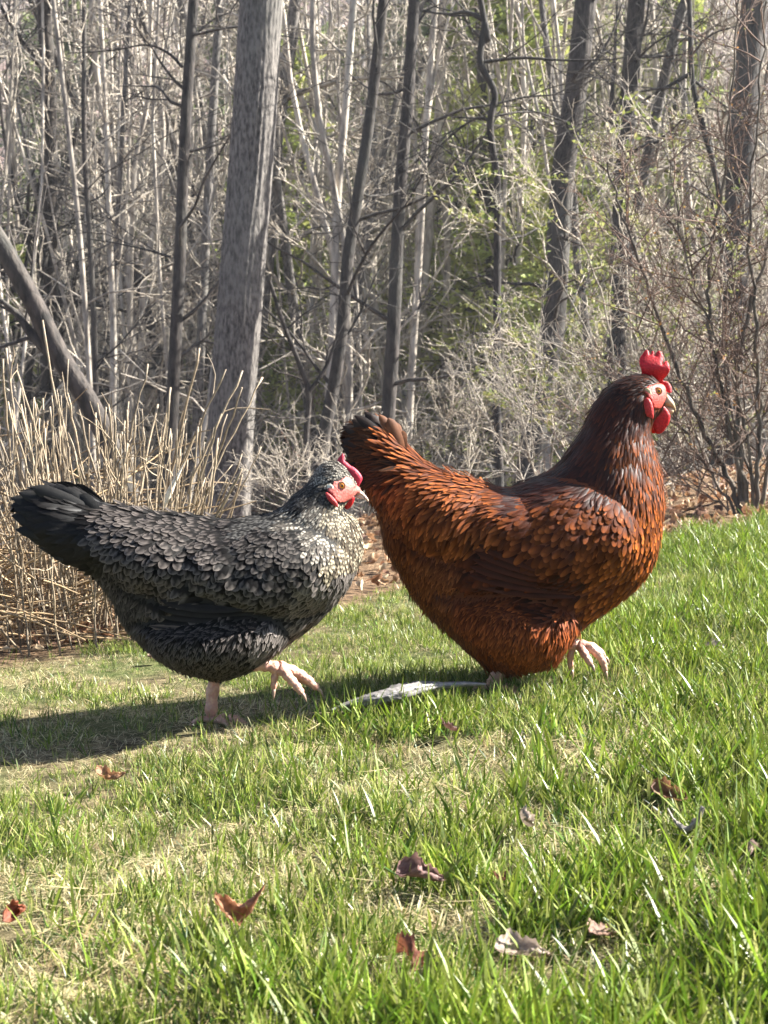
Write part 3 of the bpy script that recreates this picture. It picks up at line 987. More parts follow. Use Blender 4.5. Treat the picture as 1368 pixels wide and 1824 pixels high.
# ------------------------------------------------------------------ leaf litter on the bed
def leaf_mesh(g, L_, col, curl=1.0, lobes=3, nu=9, nv=5):
    """a dry curled leaf: toothed outline, raised midrib, edges rolled unevenly"""
    u = np.linspace(0, 1, nu); v = np.linspace(-1, 1, nv)
    w = np.sin(u ** .75 * math.pi) ** .7 * (0.36 + 0.05 * np.sin(u * lobes * 6.28 + 1)) + .012
    U, V = np.meshgrid(u, v, indexing='ij')
    roll_l, roll_r = g.uniform(.4, 2.3, 2) * curl
    ang = np.where(V < 0, roll_l, roll_r) * np.abs(V) * (1 + .5 * np.sin(U * 4 + g.uniform(0, 6)))
    W_ = w[:, None] * L_ * (1 + .13 * np.sign(np.sin(U * nu * 2.1)) * (np.abs(V) > .9))
    rad = W_ / np.maximum(np.abs(ang), .15) * np.abs(V)
    Yy = np.sign(V) * rad * np.sin(np.abs(ang)); Z = rad * (1 - np.cos(ang))
    bend = g.uniform(-.5, 1.5) * curl
    Z = Z + ((U - .5) ** 2) * L_ * bend + .012 * L_ * np.sin(V * 14 + U * 9) + g.normal(0, .014 * L_, U.shape)
    Yy = Yy + .06 * L_ * np.sin(U * 5 + bend)
    X = (U - .5) * L_ + g.normal(0, .01 * L_, U.shape)
    vs = np.stack([X, Yy, Z], -1).reshape(-1, 3)
    f = [(i * nv + j, i * nv + j + 1, (i + 1) * nv + j + 1, (i + 1) * nv + j) for i in range(nu - 1) for j in range(nv - 1)]
    tone = 1 - .3 * (np.abs(V) < .12) + .35 * (np.abs(V) > .85) + .2 * np.sin(V * 20 + U * 14)
    c = np.array(col)[None, :] * tone.reshape(-1, 1) * g.uniform(.7, 1.25, (nu * nv, 1))
    return vs, f, c


lp = []
g5 = np.random.default_rng(8)
lcols = [(0.30, 0.17, 0.09), (0.22, 0.11, 0.06), (0.42, 0.30, 0.18), (0.36, 0.22, 0.12), (0.16, 0.09, 0.06), (.5, .4, .27)]
for i, c in enumerate(lcols):
    mb = MB(); mb.add(*leaf_mesh(g5, .05, c, 1.0, 2 + i % 3, 7, 5)); lp.append(mb.build("p", M['dry_leaf']))
n = 4200
xx = g5.uniform(-2.2, 3.4, n); yy = edge_y(xx) + 0.02 + 2.6 * g5.random(n) ** 1.2
scatter("leaf_litter", lp, np.stack([xx, yy, tz(xx, yy) + .008 + .02 * g5.random(n)], -1),
        np.stack([g5.normal(0, .5, n), g5.normal(0, .5, n), g5.uniform(0, 6.28, n)], -1), g5.uniform(.4, 1.1, n), g5.integers(0, 6, n),
        "brown dry leaf litter covering the mulch bed behind the hens")


# ------------------------------------------------------------------ single fallen leaves, then the grass around them
LEAFP = []


def fallen_leaf(px, py, size, col, label, rz, curl, tilt=(0, 0), lift=.018, lobes=3):
    p = on_ground(px, py); LEAFP.append((p[0], p[1]))
    g = np.random.default_rng(int(px * 7 + py))
    mb = MB(); v, f, c = leaf_mesh(g, size * .68, tuple(.62 * q for q in col), curl, lobes, 21, 13)
    mb.add(v, f, c)
    o = link_mesh("fallen_leaf", mb.mesh("fallen_leaf"), None, M['dry_leaf'])
    o.location = (p[0], p[1], p[2] + lift * .55); o.rotation_euler = (tilt[0], tilt[1], rz)
    tag(o, label, 'leaf', "fallen brown leaves on the lawn")


for a in [
    (748, 1612, .07, (.30, .17, .15), "curled purple-brown leaf standing up in the grass below the red hen, folded edge pale", .4, 1.7, (.8, .2), .045),
    (728, 1740, .062, (.26, .09, .05), "dark red-brown curled leaf near the bottom edge, middle of the picture", 1.9, 1.8, (.7, 0), .035),
    (928, 1745, .062, (.52, .40, .32), "pale pinkish withered leaf lying flat near the bottom edge", .1, .9, (.3, .1), .035),
    (422, 1668, .066, (.45, .22, .12), "orange-brown arched leaf at lower left of centre", .5, 1.8, (.6, -.1), .035),
    (26, 1668, .05, (.32, .10, .05), "red-brown upright leaf at the left edge of the grass", 1.3, 1.4, (1.1, 0), .035),
    (196, 1412, .05, (.42, .22, .11), "orange-brown leaf lying in the shadow of the black hen", .2, 1.2, (.5, .1), .03),
    (1190, 1448, .06, (.30, .15, .08), "dark brown leaf half sunk in tall grass at right", .1, .9, (.7, .2), .035),
    (1274, 1168, .045, (.30, .26, .24), "small grey withered leaf on the bright lawn right of the red hen's raised foot", .1, 1.5, (.3, 0), .03),
    (932, 1505, .055, (.42, .33, .26), "tan narrow leaf standing in grass under the red hen", 1.6, 1.6, (.9, .3), .04),
    (1222, 1520, .055, (.42, .37, .33), "pale grey crumpled leaf in the grass at the right", 2.5, 1.6, (.4, .2), .035),
    (890, 1605, .028, (.3, .13, .09), "tiny red-brown leaf right of the curled purple-brown one", .9, 1.5, (.6, 0), .035),
    (1338, 1550, .045, (.36, .24, .19), "dull brown leaf at the right edge of the grass", 1.2, 1.3, (.7, 0), .035),
    (800, 1322, .05, (.2, .1, .08), "dark brown leaf shaded by the red hen's body", 1.0, 1.4, (.5, .3), .03),
    (1075, 1700, .045, (.34, .2, .14), "brown leaf in a thin patch of grass at lower right", .6, 1.1, (.4, .2), .028),
    (275, 1185, .04, (.3, .2, .14), "small brown leaf on the lawn under the black hen's belly", .6, 1.1, (.4, .2), .02),
]:
    fallen_leaf(*a)



def tuft(seed, nb, hmin, hmax, wid, cols, spread, lean, dry=0.1, flat=False):
    g = np.random.default_rng(seed); mb = MB()
    wid = wid * 1.3
    for k in range(int(nb * .62)):
        H = g.uniform(hmin, hmax) if g.random() > .12 else hmax * g.uniform(.9, 1.25)
        th = g.uniform(0, 6.28); ln = abs(g.normal(0, lean * 1.6)) + (1.1 if flat else 0)
        d = np.array([math.cos(th) * math.sin(min(ln, 1.45)), math.sin(th) * math.sin(min(ln, 1.45)), math.cos(min(ln, 1.45))])
        p = np.array([g.normal(0, spread), g.normal(0, spread), -.004])
        n = 5
        bend = np.array([math.cos(th), math.sin(th), -.5]) * g.uniform(.02, .32) + g.normal(0, .04, 3)
        pts = [p]
        for i in range(n - 1):
            d = d + bend * .5; d /= np.linalg.norm(d); pts.append(pts[-1] + d * H / (n - 1))
        pts = np.array(pts)
        if flat: pts[:, 2] = np.abs(pts[:, 2]) * .6 + .004
        ph = g.uniform(0, 3.14); s = np.array([math.cos(ph), math.sin(ph), 0.]) 
        w = wid * g.uniform(.6, 1.25) * np.array([.75, 1, .9, .6])
        V = []
        for i in range(n - 1): V += [pts[i] - s * w[i] / 2, pts[i] + s * w[i] / 2]
        V.append(pts[-1])
        F = [(2 * i, 2 * i + 1, 2 * i + 3, 2 * i + 2) for i in range(n - 2)] + [(2 * n - 4, 2 * n - 3, 2 * n - 2)]
        if g.random() < dry:
            c = np.array([(0.50, .42, .23), (.4, .3, .16), (.55, .5, .3)][int(g.integers(0, 3))]) * g.uniform(.8, 1.2); cc = np.tile(c, (len(V), 1))
        else:
            c = np.array(cols[int(g.integers(0, len(cols)))]) * g.uniform(.5, 1.4)
            tp = np.array([.42, .40, .14]) if g.random() < .25 else c * np.array([1.15, 1.1, 1.0])
            t = np.array([0, 0, .3, .3, .6, .6, .85, .85, 1])[:len(V)]
            cc = c[None, :] * (1 - t[:, None] ** 3) + tp[None, :] * t[:, None] ** 3
            cc[:2] = cc[:2] * .5 + np.array([.35, .35, .18]) * .5
        mb.add(V, F, cc)
    return mb.build("t", M['grassm'])


gc = [(0.075, 0.135, 0.012), (0.13, 0.20, 0.018), (0.21, 0.27, 0.035), (0.04, 0.105, 0.018), (0.27, .31, .08)]
tp_ = [tuft(1, 26, .025, .05, .0022, gc, .014, .35), tuft(2, 24, .03, .06, .0024, gc, .016, .4), tuft(3, 22, .02, .04, .002, gc, .018, .6, .25),
       tuft(4, 26, .02, .045, .0018, gc, .02, .7, .85), tuft(5, 14, .05, .085, .0032, gc, .014, .3, .05), tuft(6, 16, .045, .08, .0026, gc, .018, .45, .12),
       tuft(7, 22, .03, .07, .0012, gc, .03, .5, 1.0, True), tuft(8, 8, .07, .11, .0036, gc, .012, .35, .1),
       tuft(9, 34, .012, .026, .0035, [(.12, .25, .04), (.16, .28, .06)], .018, .9, .05)]


def fbm(x, y, s, ph=0):
    return (np.sin(x * s + ph + 1.7 * np.sin(y * s * .7 + ph)) + np.sin(y * s * 1.3 - ph * 2 + 1.3 * np.sin(x * s * .9)) + .6 * np.sin((x + y) * s * 2.3 + ph * 3)) / 2.6


def grass():
    g = np.random.default_rng(99)
    n = 84000
    y = .75 + 5.2 * g.random(n) ** 1.25
    x = g.uniform(-1, 1, n) * (y * .3 + .45) + .1
    ey = edge_y(x)
    keep = y < ey - .01 + g.normal(0, .05, n)
    x, y = x[keep], y[keep]; n = len(x)
    a = fbm(x, y, 6, .4); b = fbm(x, y, 15, 2.2); c = fbm(x, y, 34, 4.1)
    jx = g.normal(0, .012, n); x = np.where(g.random(n) < .65, np.round(x / .035 + .3 * np.sin(y * 40)) * .035 + jx, x); y = np.where(g.random(n) < .65, np.round(y / .045 + .3 * np.sin(x * 37)) * .045 + jx[::-1], y)
    tall = .35 * a + .3 * b + np.clip((x - .05) * .9, -.35, .7) + np.clip((1.9 - y) * .25, -.2, .25)
    dryp = -.3 * np.clip((y - 1.9) * 1.5, 0, 1) + .5 * fbm(x, y, 8, 5.5) + .35 * c + np.clip(-x * .6, -.25, .3) 
    u = g.random(n)
    idx = np.where(u < .25, 0, np.where(u < .5, 1, np.where(u < .72, 2, np.where(u < .86, 5, 8))))
    idx = np.where((tall > .25) & (g.random(n) < .6), np.where(g.random(n) < .5, 4, 5), idx)
    idx = np.where((tall > .55) & (g.random(n) < .12), 7, idx)
    idx = np.where((g.random(n) < .012), 7, idx)
    idx = np.where((dryp > .0) & (g.random(n) < .45), 3, idx)
    idx = np.where((dryp > .08) & (g.random(n) < .5), 6, idx)
    idx = np.where(g.random(n) < .14, 6, idx)
    # thin out in bald spots
    keep = ~((dryp > .35) & (g.random(n) < .5)) & ~((c < -.35) & (g.random(n) < .6)) & ~((b < -.5) & (g.random(n) < .4))
    sc = (.54 + .36 * np.clip(tall, -.8, 1)) * g.uniform(.65, 1.2, n)
    sc = sc * np.clip(1.14 - .22 * np.clip(y - 1.5, 0, 1.2) * np.where(x > .35, .5, 1), .6, 1.2)
    for (lx, ly) in LEAFP:
        keep &= ~((np.abs(x - lx) < .028) & (y < ly + .015) & (y > ly - .05) & (g.random(len(x)) < .8))
    wx = (x > -.085) & (x < .15) & (np.abs(y - (1.93 + (x + .085) * .75)) < .05)      # pressed flat under and in front of the stick
    keep &= ~(wx & (g.random(len(x)) < .6))
    x, y, idx, sc = x[keep], y[keep], idx[keep], sc[keep]; n = len(x)
    scatter("grass", tp_, np.stack([x, y, tz(x, y)], -1), np.stack([g.normal(0, .12, n), g.normal(0, .12, n), g.uniform(0, 6.28, n)], -1), sc, idx,
            "bright green spring grass mixed with straw-coloured blades on the lawn")


grass()


def wood_splinter():
    g = np.random.default_rng(4)
    Y0, Y1 = 2.0, 2.2
    path = [(588, 1286, 2.03), (620, 1281, 2.05), (665, 1277, 2.07), (710, 1268, 2.10), (750, 1258, 2.13), (790, 1251, 2.16), (830, 1245, 2.2), (864, 1240, 2.24)]
    w = np.array([4, 12, 27, 34, 28, 14, 10, 6])
    pts = np.array([on_ground(a, b + 12) for a, b, c in path]); pts[:, 2] += .006 + np.array([.018, .022, .026, .028, .028, .026, .024, .02])
    P = smooth_path(pts, 12); ww = np.interp(np.linspace(0, 7, len(P)), np.arange(8), w) * 2.1 / FPX / 2
    V, ring = tube_arrays(P, ww, 20)
    rel = V - P[:, None, :]
    rel[:, :, 2] *= .75; rel[:, :, 1] *= 1.3
    rid = 1 + .16 * np.sin(np.arange(20)[None, :] * 2.9 + .12 * np.arange(len(P))[:, None]) + g.normal(0, .07, (len(P), 20))
    rel *= rid[:, :, None]
    V = P[:, None, :] + rel
    c = np.array([.24, .225, .215])[None, None, :] * g.uniform(.7, 1.2, (len(P), 20, 1)) * np.where(np.sin(np.arange(20) * 2.9) > .3, 1.1, .72)[None, :, None]
    mb = MB(); mb.add(V.reshape(-1, 3), tube_faces(len(P), 20, True), c.reshape(-1, 3))
    o = mb.build("wood_splinter", M['cane']); tag(o, "weathered grey splintered piece of wood lying in the grass between the hens", 'stick')


wood_splinter()


# ------------------------------------------------------------------ hens
def inside(P, x, z):
    r = np.zeros(x.shape, bool); n = len(P); j = n - 1
    for i in range(n):
        xi, zi = P[i]; xj, zj = P[j]
        c = ((zi > z) != (zj > z)) & (x < (xj - xi) * (z - zi) / (zj - zi + 1e-15) + xi)
        r ^= c; j = i
    return r


class Inflate:
    """rounded volume over a closed outline (x,z): half thickness from a Poisson membrane"""
    def __init__(s, P, cell, T, power=.5, it=1500):
        s.P = P; s.cell = cell; s.T = T; s.power = power
        s.x0, s.z0 = P.min(0) - 3 * cell
        x1, z1 = P.max(0) + 3 * cell
        s.nx = int((x1 - s.x0) / cell) + 1; s.nz = int((z1 - s.z0) / cell) + 1
        gx = s.x0 + np.arange(s.nx) * cell; gz = s.z0 + np.arange(s.nz) * cell
        s.X, s.Z = np.meshgrid(gx, gz, indexing='ij')
        s.m = inside(P, s.X, s.Z)
        u = np.zeros(s.X.shape)
        mm = s.m.astype(float)
        for _ in range(it):
            v = .25 * (np.roll(u, 1, 0) + np.roll(u, -1, 0) + np.roll(u, 1, 1) + np.roll(u, -1, 1)) + 1
            u = v * mm
        s.u = u / u.max()
        s.bumps = []
        s.field = None

    def finish(s):
        h = s.T * s.u ** s.power
        edge = np.clip(s.u / .12, 0, 1) ** .5
        for (cx, cz, a, b, an, amp, pw) in s.bumps:
            ca, sa = math.cos(an), math.sin(an)
            dx, dz = s.X - cx, s.Z - cz
            q = ((dx * ca + dz * sa) / a) ** 2 + ((-dx * sa + dz * ca) / b) ** 2
            h = h + amp * np.clip(1 - q, 0, 1) ** pw * edge
        h = np.maximum(h, 0) * s.m
        for _ in range(2):
            h2 = (h * 4 + np.roll(h, 1, 0) + np.roll(h, -1, 0) + np.roll(h, 1, 1) + np.roll(h, -1, 1)) / 8
            h = np.where(s.m, h2, 0)
        s.field = h
        s.gx, s.gz = np.gradient(h, s.cell)

    def samp(s, F, x, z):
        fx = np.clip((x - s.x0) / s.cell, 0, s.nx - 1.001); fz = np.clip((z - s.z0) / s.cell, 0, s.nz - 1.001)
        i = fx.astype(int); j = fz.astype(int); a = fx - i; b = fz - j
        return F[i, j] * (1 - a) * (1 - b) + F[i + 1, j] * a * (1 - b) + F[i, j + 1] * (1 - a) * b + F[i + 1, j + 1] * a * b

    def H(s, x, z): return s.samp(s.field, np.asarray(x, float), np.asarray(z, float))

    def mesh(s, mb, Y, spacing, col):
        P = s.P
        area = .5 * np.sum(P[:, 0] * np.roll(P[:, 1], -1) - np.roll(P[:, 0], -1) * P[:, 1])
        t = np.roll(P, -1, 0) - np.roll(P, 1, 0); t /= np.linalg.norm(t, axis=1)[:, None] + 1e-12
        nrm = np.stack([-t[:, 1], t[:, 0]], -1) * (1 if area > 0 else -1)
        pts = [P]
        for k in (.12, .4):
            q = P + nrm * spacing * k
            pts.append(q[inside(P, q[:, 0], q[:, 1])][::1 if k < .2 else 2])
        gx = np.arange(P[:, 0].min(), P[:, 0].max(), spacing); gz = np.arange(P[:, 1].min(), P[:, 1].max(), spacing * .87)
        X, Z = np.meshgrid(gx, gz, indexing='ij'); X = X + (np.arange(len(gz)) % 2)[None, :] * spacing / 2
        q = np.stack([X.ravel(), Z.ravel()], -1)
        ins = inside(P, q[:, 0], q[:, 1]); q = q[ins]
        d = np.min(((q[:, None, :] - P[None, ::2, :]) ** 2).sum(-1), 1) ** .5
        q = q[d > spacing * .7]; pts.append(q)
        A = np.vstack(pts)
        nP = len(P)
        vs, _, fs, *_r = geometry.delaunay_2d_cdt([Vector(p) for p in A], [(i, (i + 1) % nP) for i in range(nP)], [], 1, 1e-7)
        vs = np.array([(v[0], v[1]) for v in vs])
        h = s.H(vs[:, 0], vs[:, 1])
        # boundary vertices = those on the outline
        dd = np.min(((vs[:, None, :] - P[None, :, :]) ** 2).sum(-1), 1)
        bd = dd < 1e-14 + (1e-6) ** 2
        n = len(vs)
        front = np.stack([vs[:, 0], Y - np.where(bd, 0, h), vs[:, 1]], -1)
        back = np.stack([vs[:, 0], Y + np.where(bd, 0, h), vs[:, 1]], -1)
        idb = np.where(bd, np.arange(n), np.arange(n) + n)
        F = []
        for f in fs:
            a, b, c = f[:3]
            ar = (vs[b, 0] - vs[a, 0]) * (vs[c, 1] - vs[a, 1]) - (vs[c, 0] - vs[a, 0]) * (vs[b, 1] - vs[a, 1])
            if ar < 0: b, c = c, b
            F.append((a, b, c)); F.append((int(idb[a]), int(idb[c]), int(idb[b])))
        used = np.zeros(2 * n, bool)
        for f in F: used[list(f)] = True
        re = np.cumsum(used) - 1
        V = np.vstack([front, back])[used]
        F = [tuple(int(re[i]) for i in f) for f in F]
        C = np.tile(np.array(col, float), (len(V), 1))
        mb.add(V, F, C)
        return V


def outline(px, Y, sub=4):
    q = np.array([at(a, b, Y) for a, b in px])
    return closed_path(q[:, [0, 2]], sub)


def crop(pts, ox, oy, s):
    return [(ox + a / s, oy + b / s) for a, b in pts]


def plate(name, pxs, Y, T, mat, parent, col, yoff=0.0, sub=4, cell=.0006, spacing=.002, power=.5, label=None, warp=None, under=None, raise_=.0018):
    P = outline(pxs, Y, sub)
    inf = Inflate(P, cell, T, power, 500); inf.finish()
    if under is not None:
        hb = under.H(inf.X.ravel(), inf.Z.ravel()).reshape(inf.X.shape)
        inf.field = np.maximum(inf.field, (hb + raise_ * np.clip(inf.u / .15, 0, 1) ** .5) * inf.m)
    mb = MB(); V = inf.mesh(mb, Y + yoff, spacing, col)
    v = mb.v[0]
    if warp is not None: mb.v[0] = warp(v)
    g = np.random.default_rng(len(pxs))
    mb.c[0] = mb.c[0] * g.uniform(.9, 1.1, (len(v), 1))
    o = mb.build(name, mat, parent)
    if label: o['label'] = label
    return o


def plate_on(inf, name, pxs, Y, T, mat, root, col, yoff):
    c = np.mean([px2m(a, b, Y) for a, b in pxs], 0)
    return plate(name, pxs, Y, T, mat, root, col, yoff=yoff * (float(inf.H(c[0], c[1])) + (.0015 if T > .002 else .0002)))


FROWS = np.array([0, .22, .48, .74, .92, 1.0])
FW = np.array([.35, .8, 1.0, .92, .55, .0])


def feather_verts(p, t, b, n, L_, Wd, lift, camber, curl, pointy=0):
    """six rows; three columns except the tip"""
    V = []
    w = FW.copy()
    if pointy: w = np.array([.4, .9, 1.0, .7, .32, .0])
    s = FROWS * L_
    z = s * math.sin(lift) - curl * (FROWS ** 2) * L_
    x = s * math.cos(lift)
    for i in range(5):
        c = p + t * x[i] + n * z[i]
        e = b * (w[i] * Wd / 2); dn = n * (-camber * Wd * w[i])
        V += [c - e + dn, c, c + e + dn]
    V.append(p + t * x[5] + n * z[5])
    return V


FF = []
for i in range(4):
    a = 3 * i
    FF += [(a, a + 3, a + 4, a + 1), (a + 1, a + 4, a + 5, a + 2)]
FF += [(12, 15, 13), (13, 15, 14)]


def fcolor(style, g):
    """16 vertex colours for one feather"""
    C = np.zeros((16, 3))
    rowt = np.array([FROWS[i] for i in range(5) for _ in range(3)] + [1.0])
    edge = np.array([1, 0, 1] * 5 + [1], float)
    k = g.uniform(.6, 1.4)
    base, tip, lace, la = style['c'], style['tip'], style['lace'], style['la']
    b = np.array(base) * k; tt = np.array(tip) * g.uniform(.25, 1.7)
    C = b[None, :] + (tt - b)[None, :] * (rowt[:, None] ** 2.2)
    ed = np.clip(edge * (rowt > style.get('rim', .3)) * la + (rowt > .95) * la, 0, 1)
    C = C * (1 - ed[:, None]) + np.array(lace)[None, :] * ed[:, None]
    if style.get('bar'):
        bar = style['bar'] * (g.uniform(.8, 1.05) if g.random() < .55 else g.uniform(0, .3))
        on = (np.array([0, 1, 0, 1, 0])[None, :].repeat(3, 0).T.ravel())
        on = np.append(on, 1)[:16] * bar
        C = C * (1 - on[:, None]) + np.array(style['barc'])[None, :] * on[:, None]
    return C


def plumage(inf, Y, zones, root, seed, mat_of, density=1.0, avoid=None, big=300):
    """feathers all over the body; zones: px,py,dx,dy,spacing(mm),L(mm),W(mm),lift(deg),part,style"""
    g = np.random.default_rng(seed)
    Z = np.array([at(z[0], z[1], Y)[[0, 2]] for z in zones])
    D = np.array([(z[2], -z[3]) for z in zones], float); D /= np.linalg.norm(D, axis=1)[:, None]
    A = np.array([z[4:8] for z in zones], float)
    N = 260000
    i = g.integers(0, inf.nx, N); j = g.integers(0, inf.nz, N)
    x = inf.x0 + (i + g.random(N)) * inf.cell; z = inf.z0 + (j + g.random(N)) * inf.cell
    ok = inside(inf.P, x, z)
    x, z = x[ok], z[ok]
    h = inf.H(x, z); gx = inf.samp(inf.gx, x, z); gz = inf.samp(inf.gz, x, z)
    # edge densification
    ar = np.sqrt(1 + gx * gx + gz * gz)
    keep = g.random(len(x)) < np.clip(ar / 3.2, .25, 1)
    x, z, h, gx, gz = x[keep], z[keep], h[keep], gx[keep], gz[keep]
    if avoid is not None:
        keep = ~inside(avoid, x, z); x, z, h, gx, gz = x[keep], z[keep], h[keep], gx[keep], gz[keep]
    d2 = ((x[:, None] - Z[None, :, 0]) ** 2 + (z[:, None] - Z[None, :, 1]) ** 2) + 1e-6
    w = 1 / d2 ** 2; w /= w.sum(1)[:, None]
    dirs = w @ D; dirs /= np.linalg.norm(dirs, axis=1)[:, None]
    att = w @ A
    zi = np.argmin(d2 * g.uniform(.75, 1.3, d2.shape), 1)
    parts = {}
    grid = {}
    order = np.arange(len(x))
    out = []
    for side in (-1, 1):
        grid = {}
        cs = .014
        for q in order:
            sp = att[q, 0] / 1000 * (.56 if zones[zi[q]][8] in ('thigh_feathers', 'rump_fluff', 'belly_fluff') else .82) * (1.0 if side < 0 else 1.35) / math.sqrt(density)
            px, py, pz = x[q], side * h[q], z[q]
            kx, ky, kz = int(px / cs), int(py / cs), int(pz / cs)
            bad = False
            for a in (kx - 1, kx, kx + 1):
                for b in (ky - 1, ky, ky + 1):
                    for c in (kz - 1, kz, kz + 1):
                        for (qx, qy, qz) in grid.get((a, b, c), ()):
                            if (qx - px) ** 2 + (qy - py) ** 2 + (qz - pz) ** 2 < sp * sp:
                                bad = True; break
                        if bad: break
                    if bad: break
                if bad: break
            if bad: continue
            grid.setdefault((kx, ky, kz), []).append((px, py, pz))
            n = np.array([-gx[q], side * 1.0, -gz[q]]); n /= np.linalg.norm(n)
            t = np.array([dirs[q, 0], 0, dirs[q, 1]])
            fl = zones[zi[q]][8] in ('thigh_feathers', 'rump_fluff', 'belly_fluff')
            t = t + g.normal(0, .24 if fl else (.2 if zones[zi[q]][9] in ('shoulder', 'breast', 'saddle') else .13), 3)
            t = t - n * t.dot(n); t /= np.linalg.norm(t) + 1e-9
            b = np.cross(n, t)
            zn = zones[zi[q]]
            L_ = att[q, 1] / 1000 * g.uniform(.75, 1.2) * (.82 if fl else .94); Wd = att[q, 2] / 1000 * g.uniform(.8, 1.15) * (.5 if fl else (.95 if zones[zi[q]][9] in ('bwing', 'bsaddle', 'bbreast') else .78))
            lift = math.radians(att[q, 3]) * g.uniform(.2, .8)
            if zones[zi[q]][8] in ('thigh_feathers', 'rump_fluff', 'belly_fluff') and g.random() < .15: lift = math.radians(g.uniform(10, 24))
            p = np.array([px, Y + py, pz]) + n * .0002
            st = STY[zn[9]]
            # feathers end smoothly at the crest: keep tip inside the surface curve
            V = feather_verts(p, t, b, n, L_, Wd, lift, .05, .03, st.get('pointy', 0))
            C = fcolor(st, g)
            if fl and g.random() < .12: pass
            rd = .2 if fl else .28
            nb = n * 1.0 + g.normal(0, .10, 3)
            NN = np.empty((16, 3))
            for r_i in range(5):
                tt = t * (.45 * (FROWS[r_i] - .45)) * (0.4 if fl else 1.0)
                NN[3 * r_i] = nb + tt - b * rd; NN[3 * r_i + 1] = nb + tt; NN[3 * r_i + 2] = nb + tt + b * rd
            NN[15] = nb + t * (.12 if fl else .35)
            NN /= np.linalg.norm(NN, axis=1)[:, None]
            out.append((side, zn[8], zn[9], V, C, L_ * Wd, NN))
    # the largest near feathers become parts of their own
    cand = sorted([k for k in range(len(out)) if out[k][0] < 0 and out[k][1] in ('wing_feathers', 'breast_feathers')], key=lambda k: -out[k][5])[:big]
    cs_ = set(cand)
    for k, (side, part, sty, V, C, _, NN) in enumerate(out):
        if k in cs_:
            mb = MB(); mb.add(V, FF, C, NN); mb.build("feather", M[mat_of(part)], root)
        else:
            parts.setdefault(part, MB()).add(V, FF, C, NN)
    for part, mb in parts.items():
        o = mb.build(part, M[mat_of(part)], root); o['kind'] = 'stuff'
    return len(out)


STY = {
    # red hen
    'hackle': dict(c=(.035, .010, .006), tip=(.06, .015, .007), lace=(.03, .009, .006), la=.5, pointy=1),
    'hackle_front': dict(c=(.06, .016, .007), tip=(.30, .09, .025), lace=(.06, .016, .007), la=.45, pointy=1),
    'crown': dict(c=(.02, .008, .006), tip=(.04, .014, .01), lace=(.06, .03, .025), la=.2),
    'breast': dict(c=(.16, .042, .013), tip=(.36, .12, .034), lace=(.12, .035, .012), la=.45),
    'shoulder': dict(c=(.10, .027, .011), tip=(.22, .07, .026), lace=(.07, .02, .01), la=.5),  # dark lace: thin shadow at each feather rim put into the colour
    'wing': dict(c=(.045, .012, .007), tip=(.09, .024, .011), lace=(.04, .011, .007), la=.5),
    'saddle': dict(c=(.11, .03, .012), tip=(.30, .10, .036), lace=(.10, .03, .013), la=.5, pointy=1),
    'thigh': dict(c=(.16, .042, .016), tip=(.27, .08, .03), lace=(.17, .05, .02), la=.4, pointy=1),
    'fluff': dict(c=(.14, .042, .017), tip=(.23, .08, .034), lace=(.2, .075, .035), la=.4, pointy=1),
    'tailb': dict(c=(.03, .016, .012), tip=(.012, .009, .008), lace=(.16, .06, .025), la=.35, pointy=1),
    # black hen
    'bneck': dict(c=(.035, .035, .035), tip=(.07, .065, .06), lace=(.45, .42, .35), la=.22, pointy=1, bar=.85, barc=(.42, .385, .32)),
    'bneck_dark': dict(c=(.015, .015, .017), tip=(.03, .03, .03), lace=(.06, .06, .06), la=.2, pointy=1, bar=.35, barc=(.25, .24, .22)),
    'bthroat': dict(c=(.03, .028, .025), tip=(.08, .06, .04), lace=(.4, .36, .27), la=.2, pointy=1, bar=.95, barc=(.46, .40, .29)),
    'bbreast': dict(c=(.03, .029, .029), tip=(.14, .135, .13), lace=(.42, .40, .37), la=.5),
    'bwing': dict(c=(.022, .021, .021), tip=(.036, .034, .033), lace=(.21, .20, .185), la=.7, rim=.6),
    'bsaddle': dict(c=(.028, .026, .026), tip=(.045, .042, .04), lace=(.23, .215, .20), la=.7, rim=.6),
    'bthigh': dict(c=(.03, .028, .026), tip=(.05, .048, .045), lace=(.24, .225, .21), la=.65, rim=.6, pointy=1),
    'bfluff': dict(c=(.05, .047, .043), tip=(.12, .115, .105), lace=(.17, .16, .15), la=.35, pointy=1),
    'btail': dict(c=(.012, .012, .013), tip=(.012, .011, .010), lace=(.03, .028, .026), la=.3, pointy=1),
}


for _k, _s in STY.items():
    for _q in ('c', 'tip', 'lace'):
        r_, g_, b_ = _s[_q]
        _s[_q] = ((r_ * .06, g_ * .056, b_ * .052) if _q == 'c' else (r_ * .78, g_ * .71, b_ * .68)) if _k[0] == 'b' and _k != 'breast' else ((r_ * .34, g_ * .26, b_ * .2) if _q == 'c' else (r_ * 1.32, g_ * 1.12, b_ * .72))


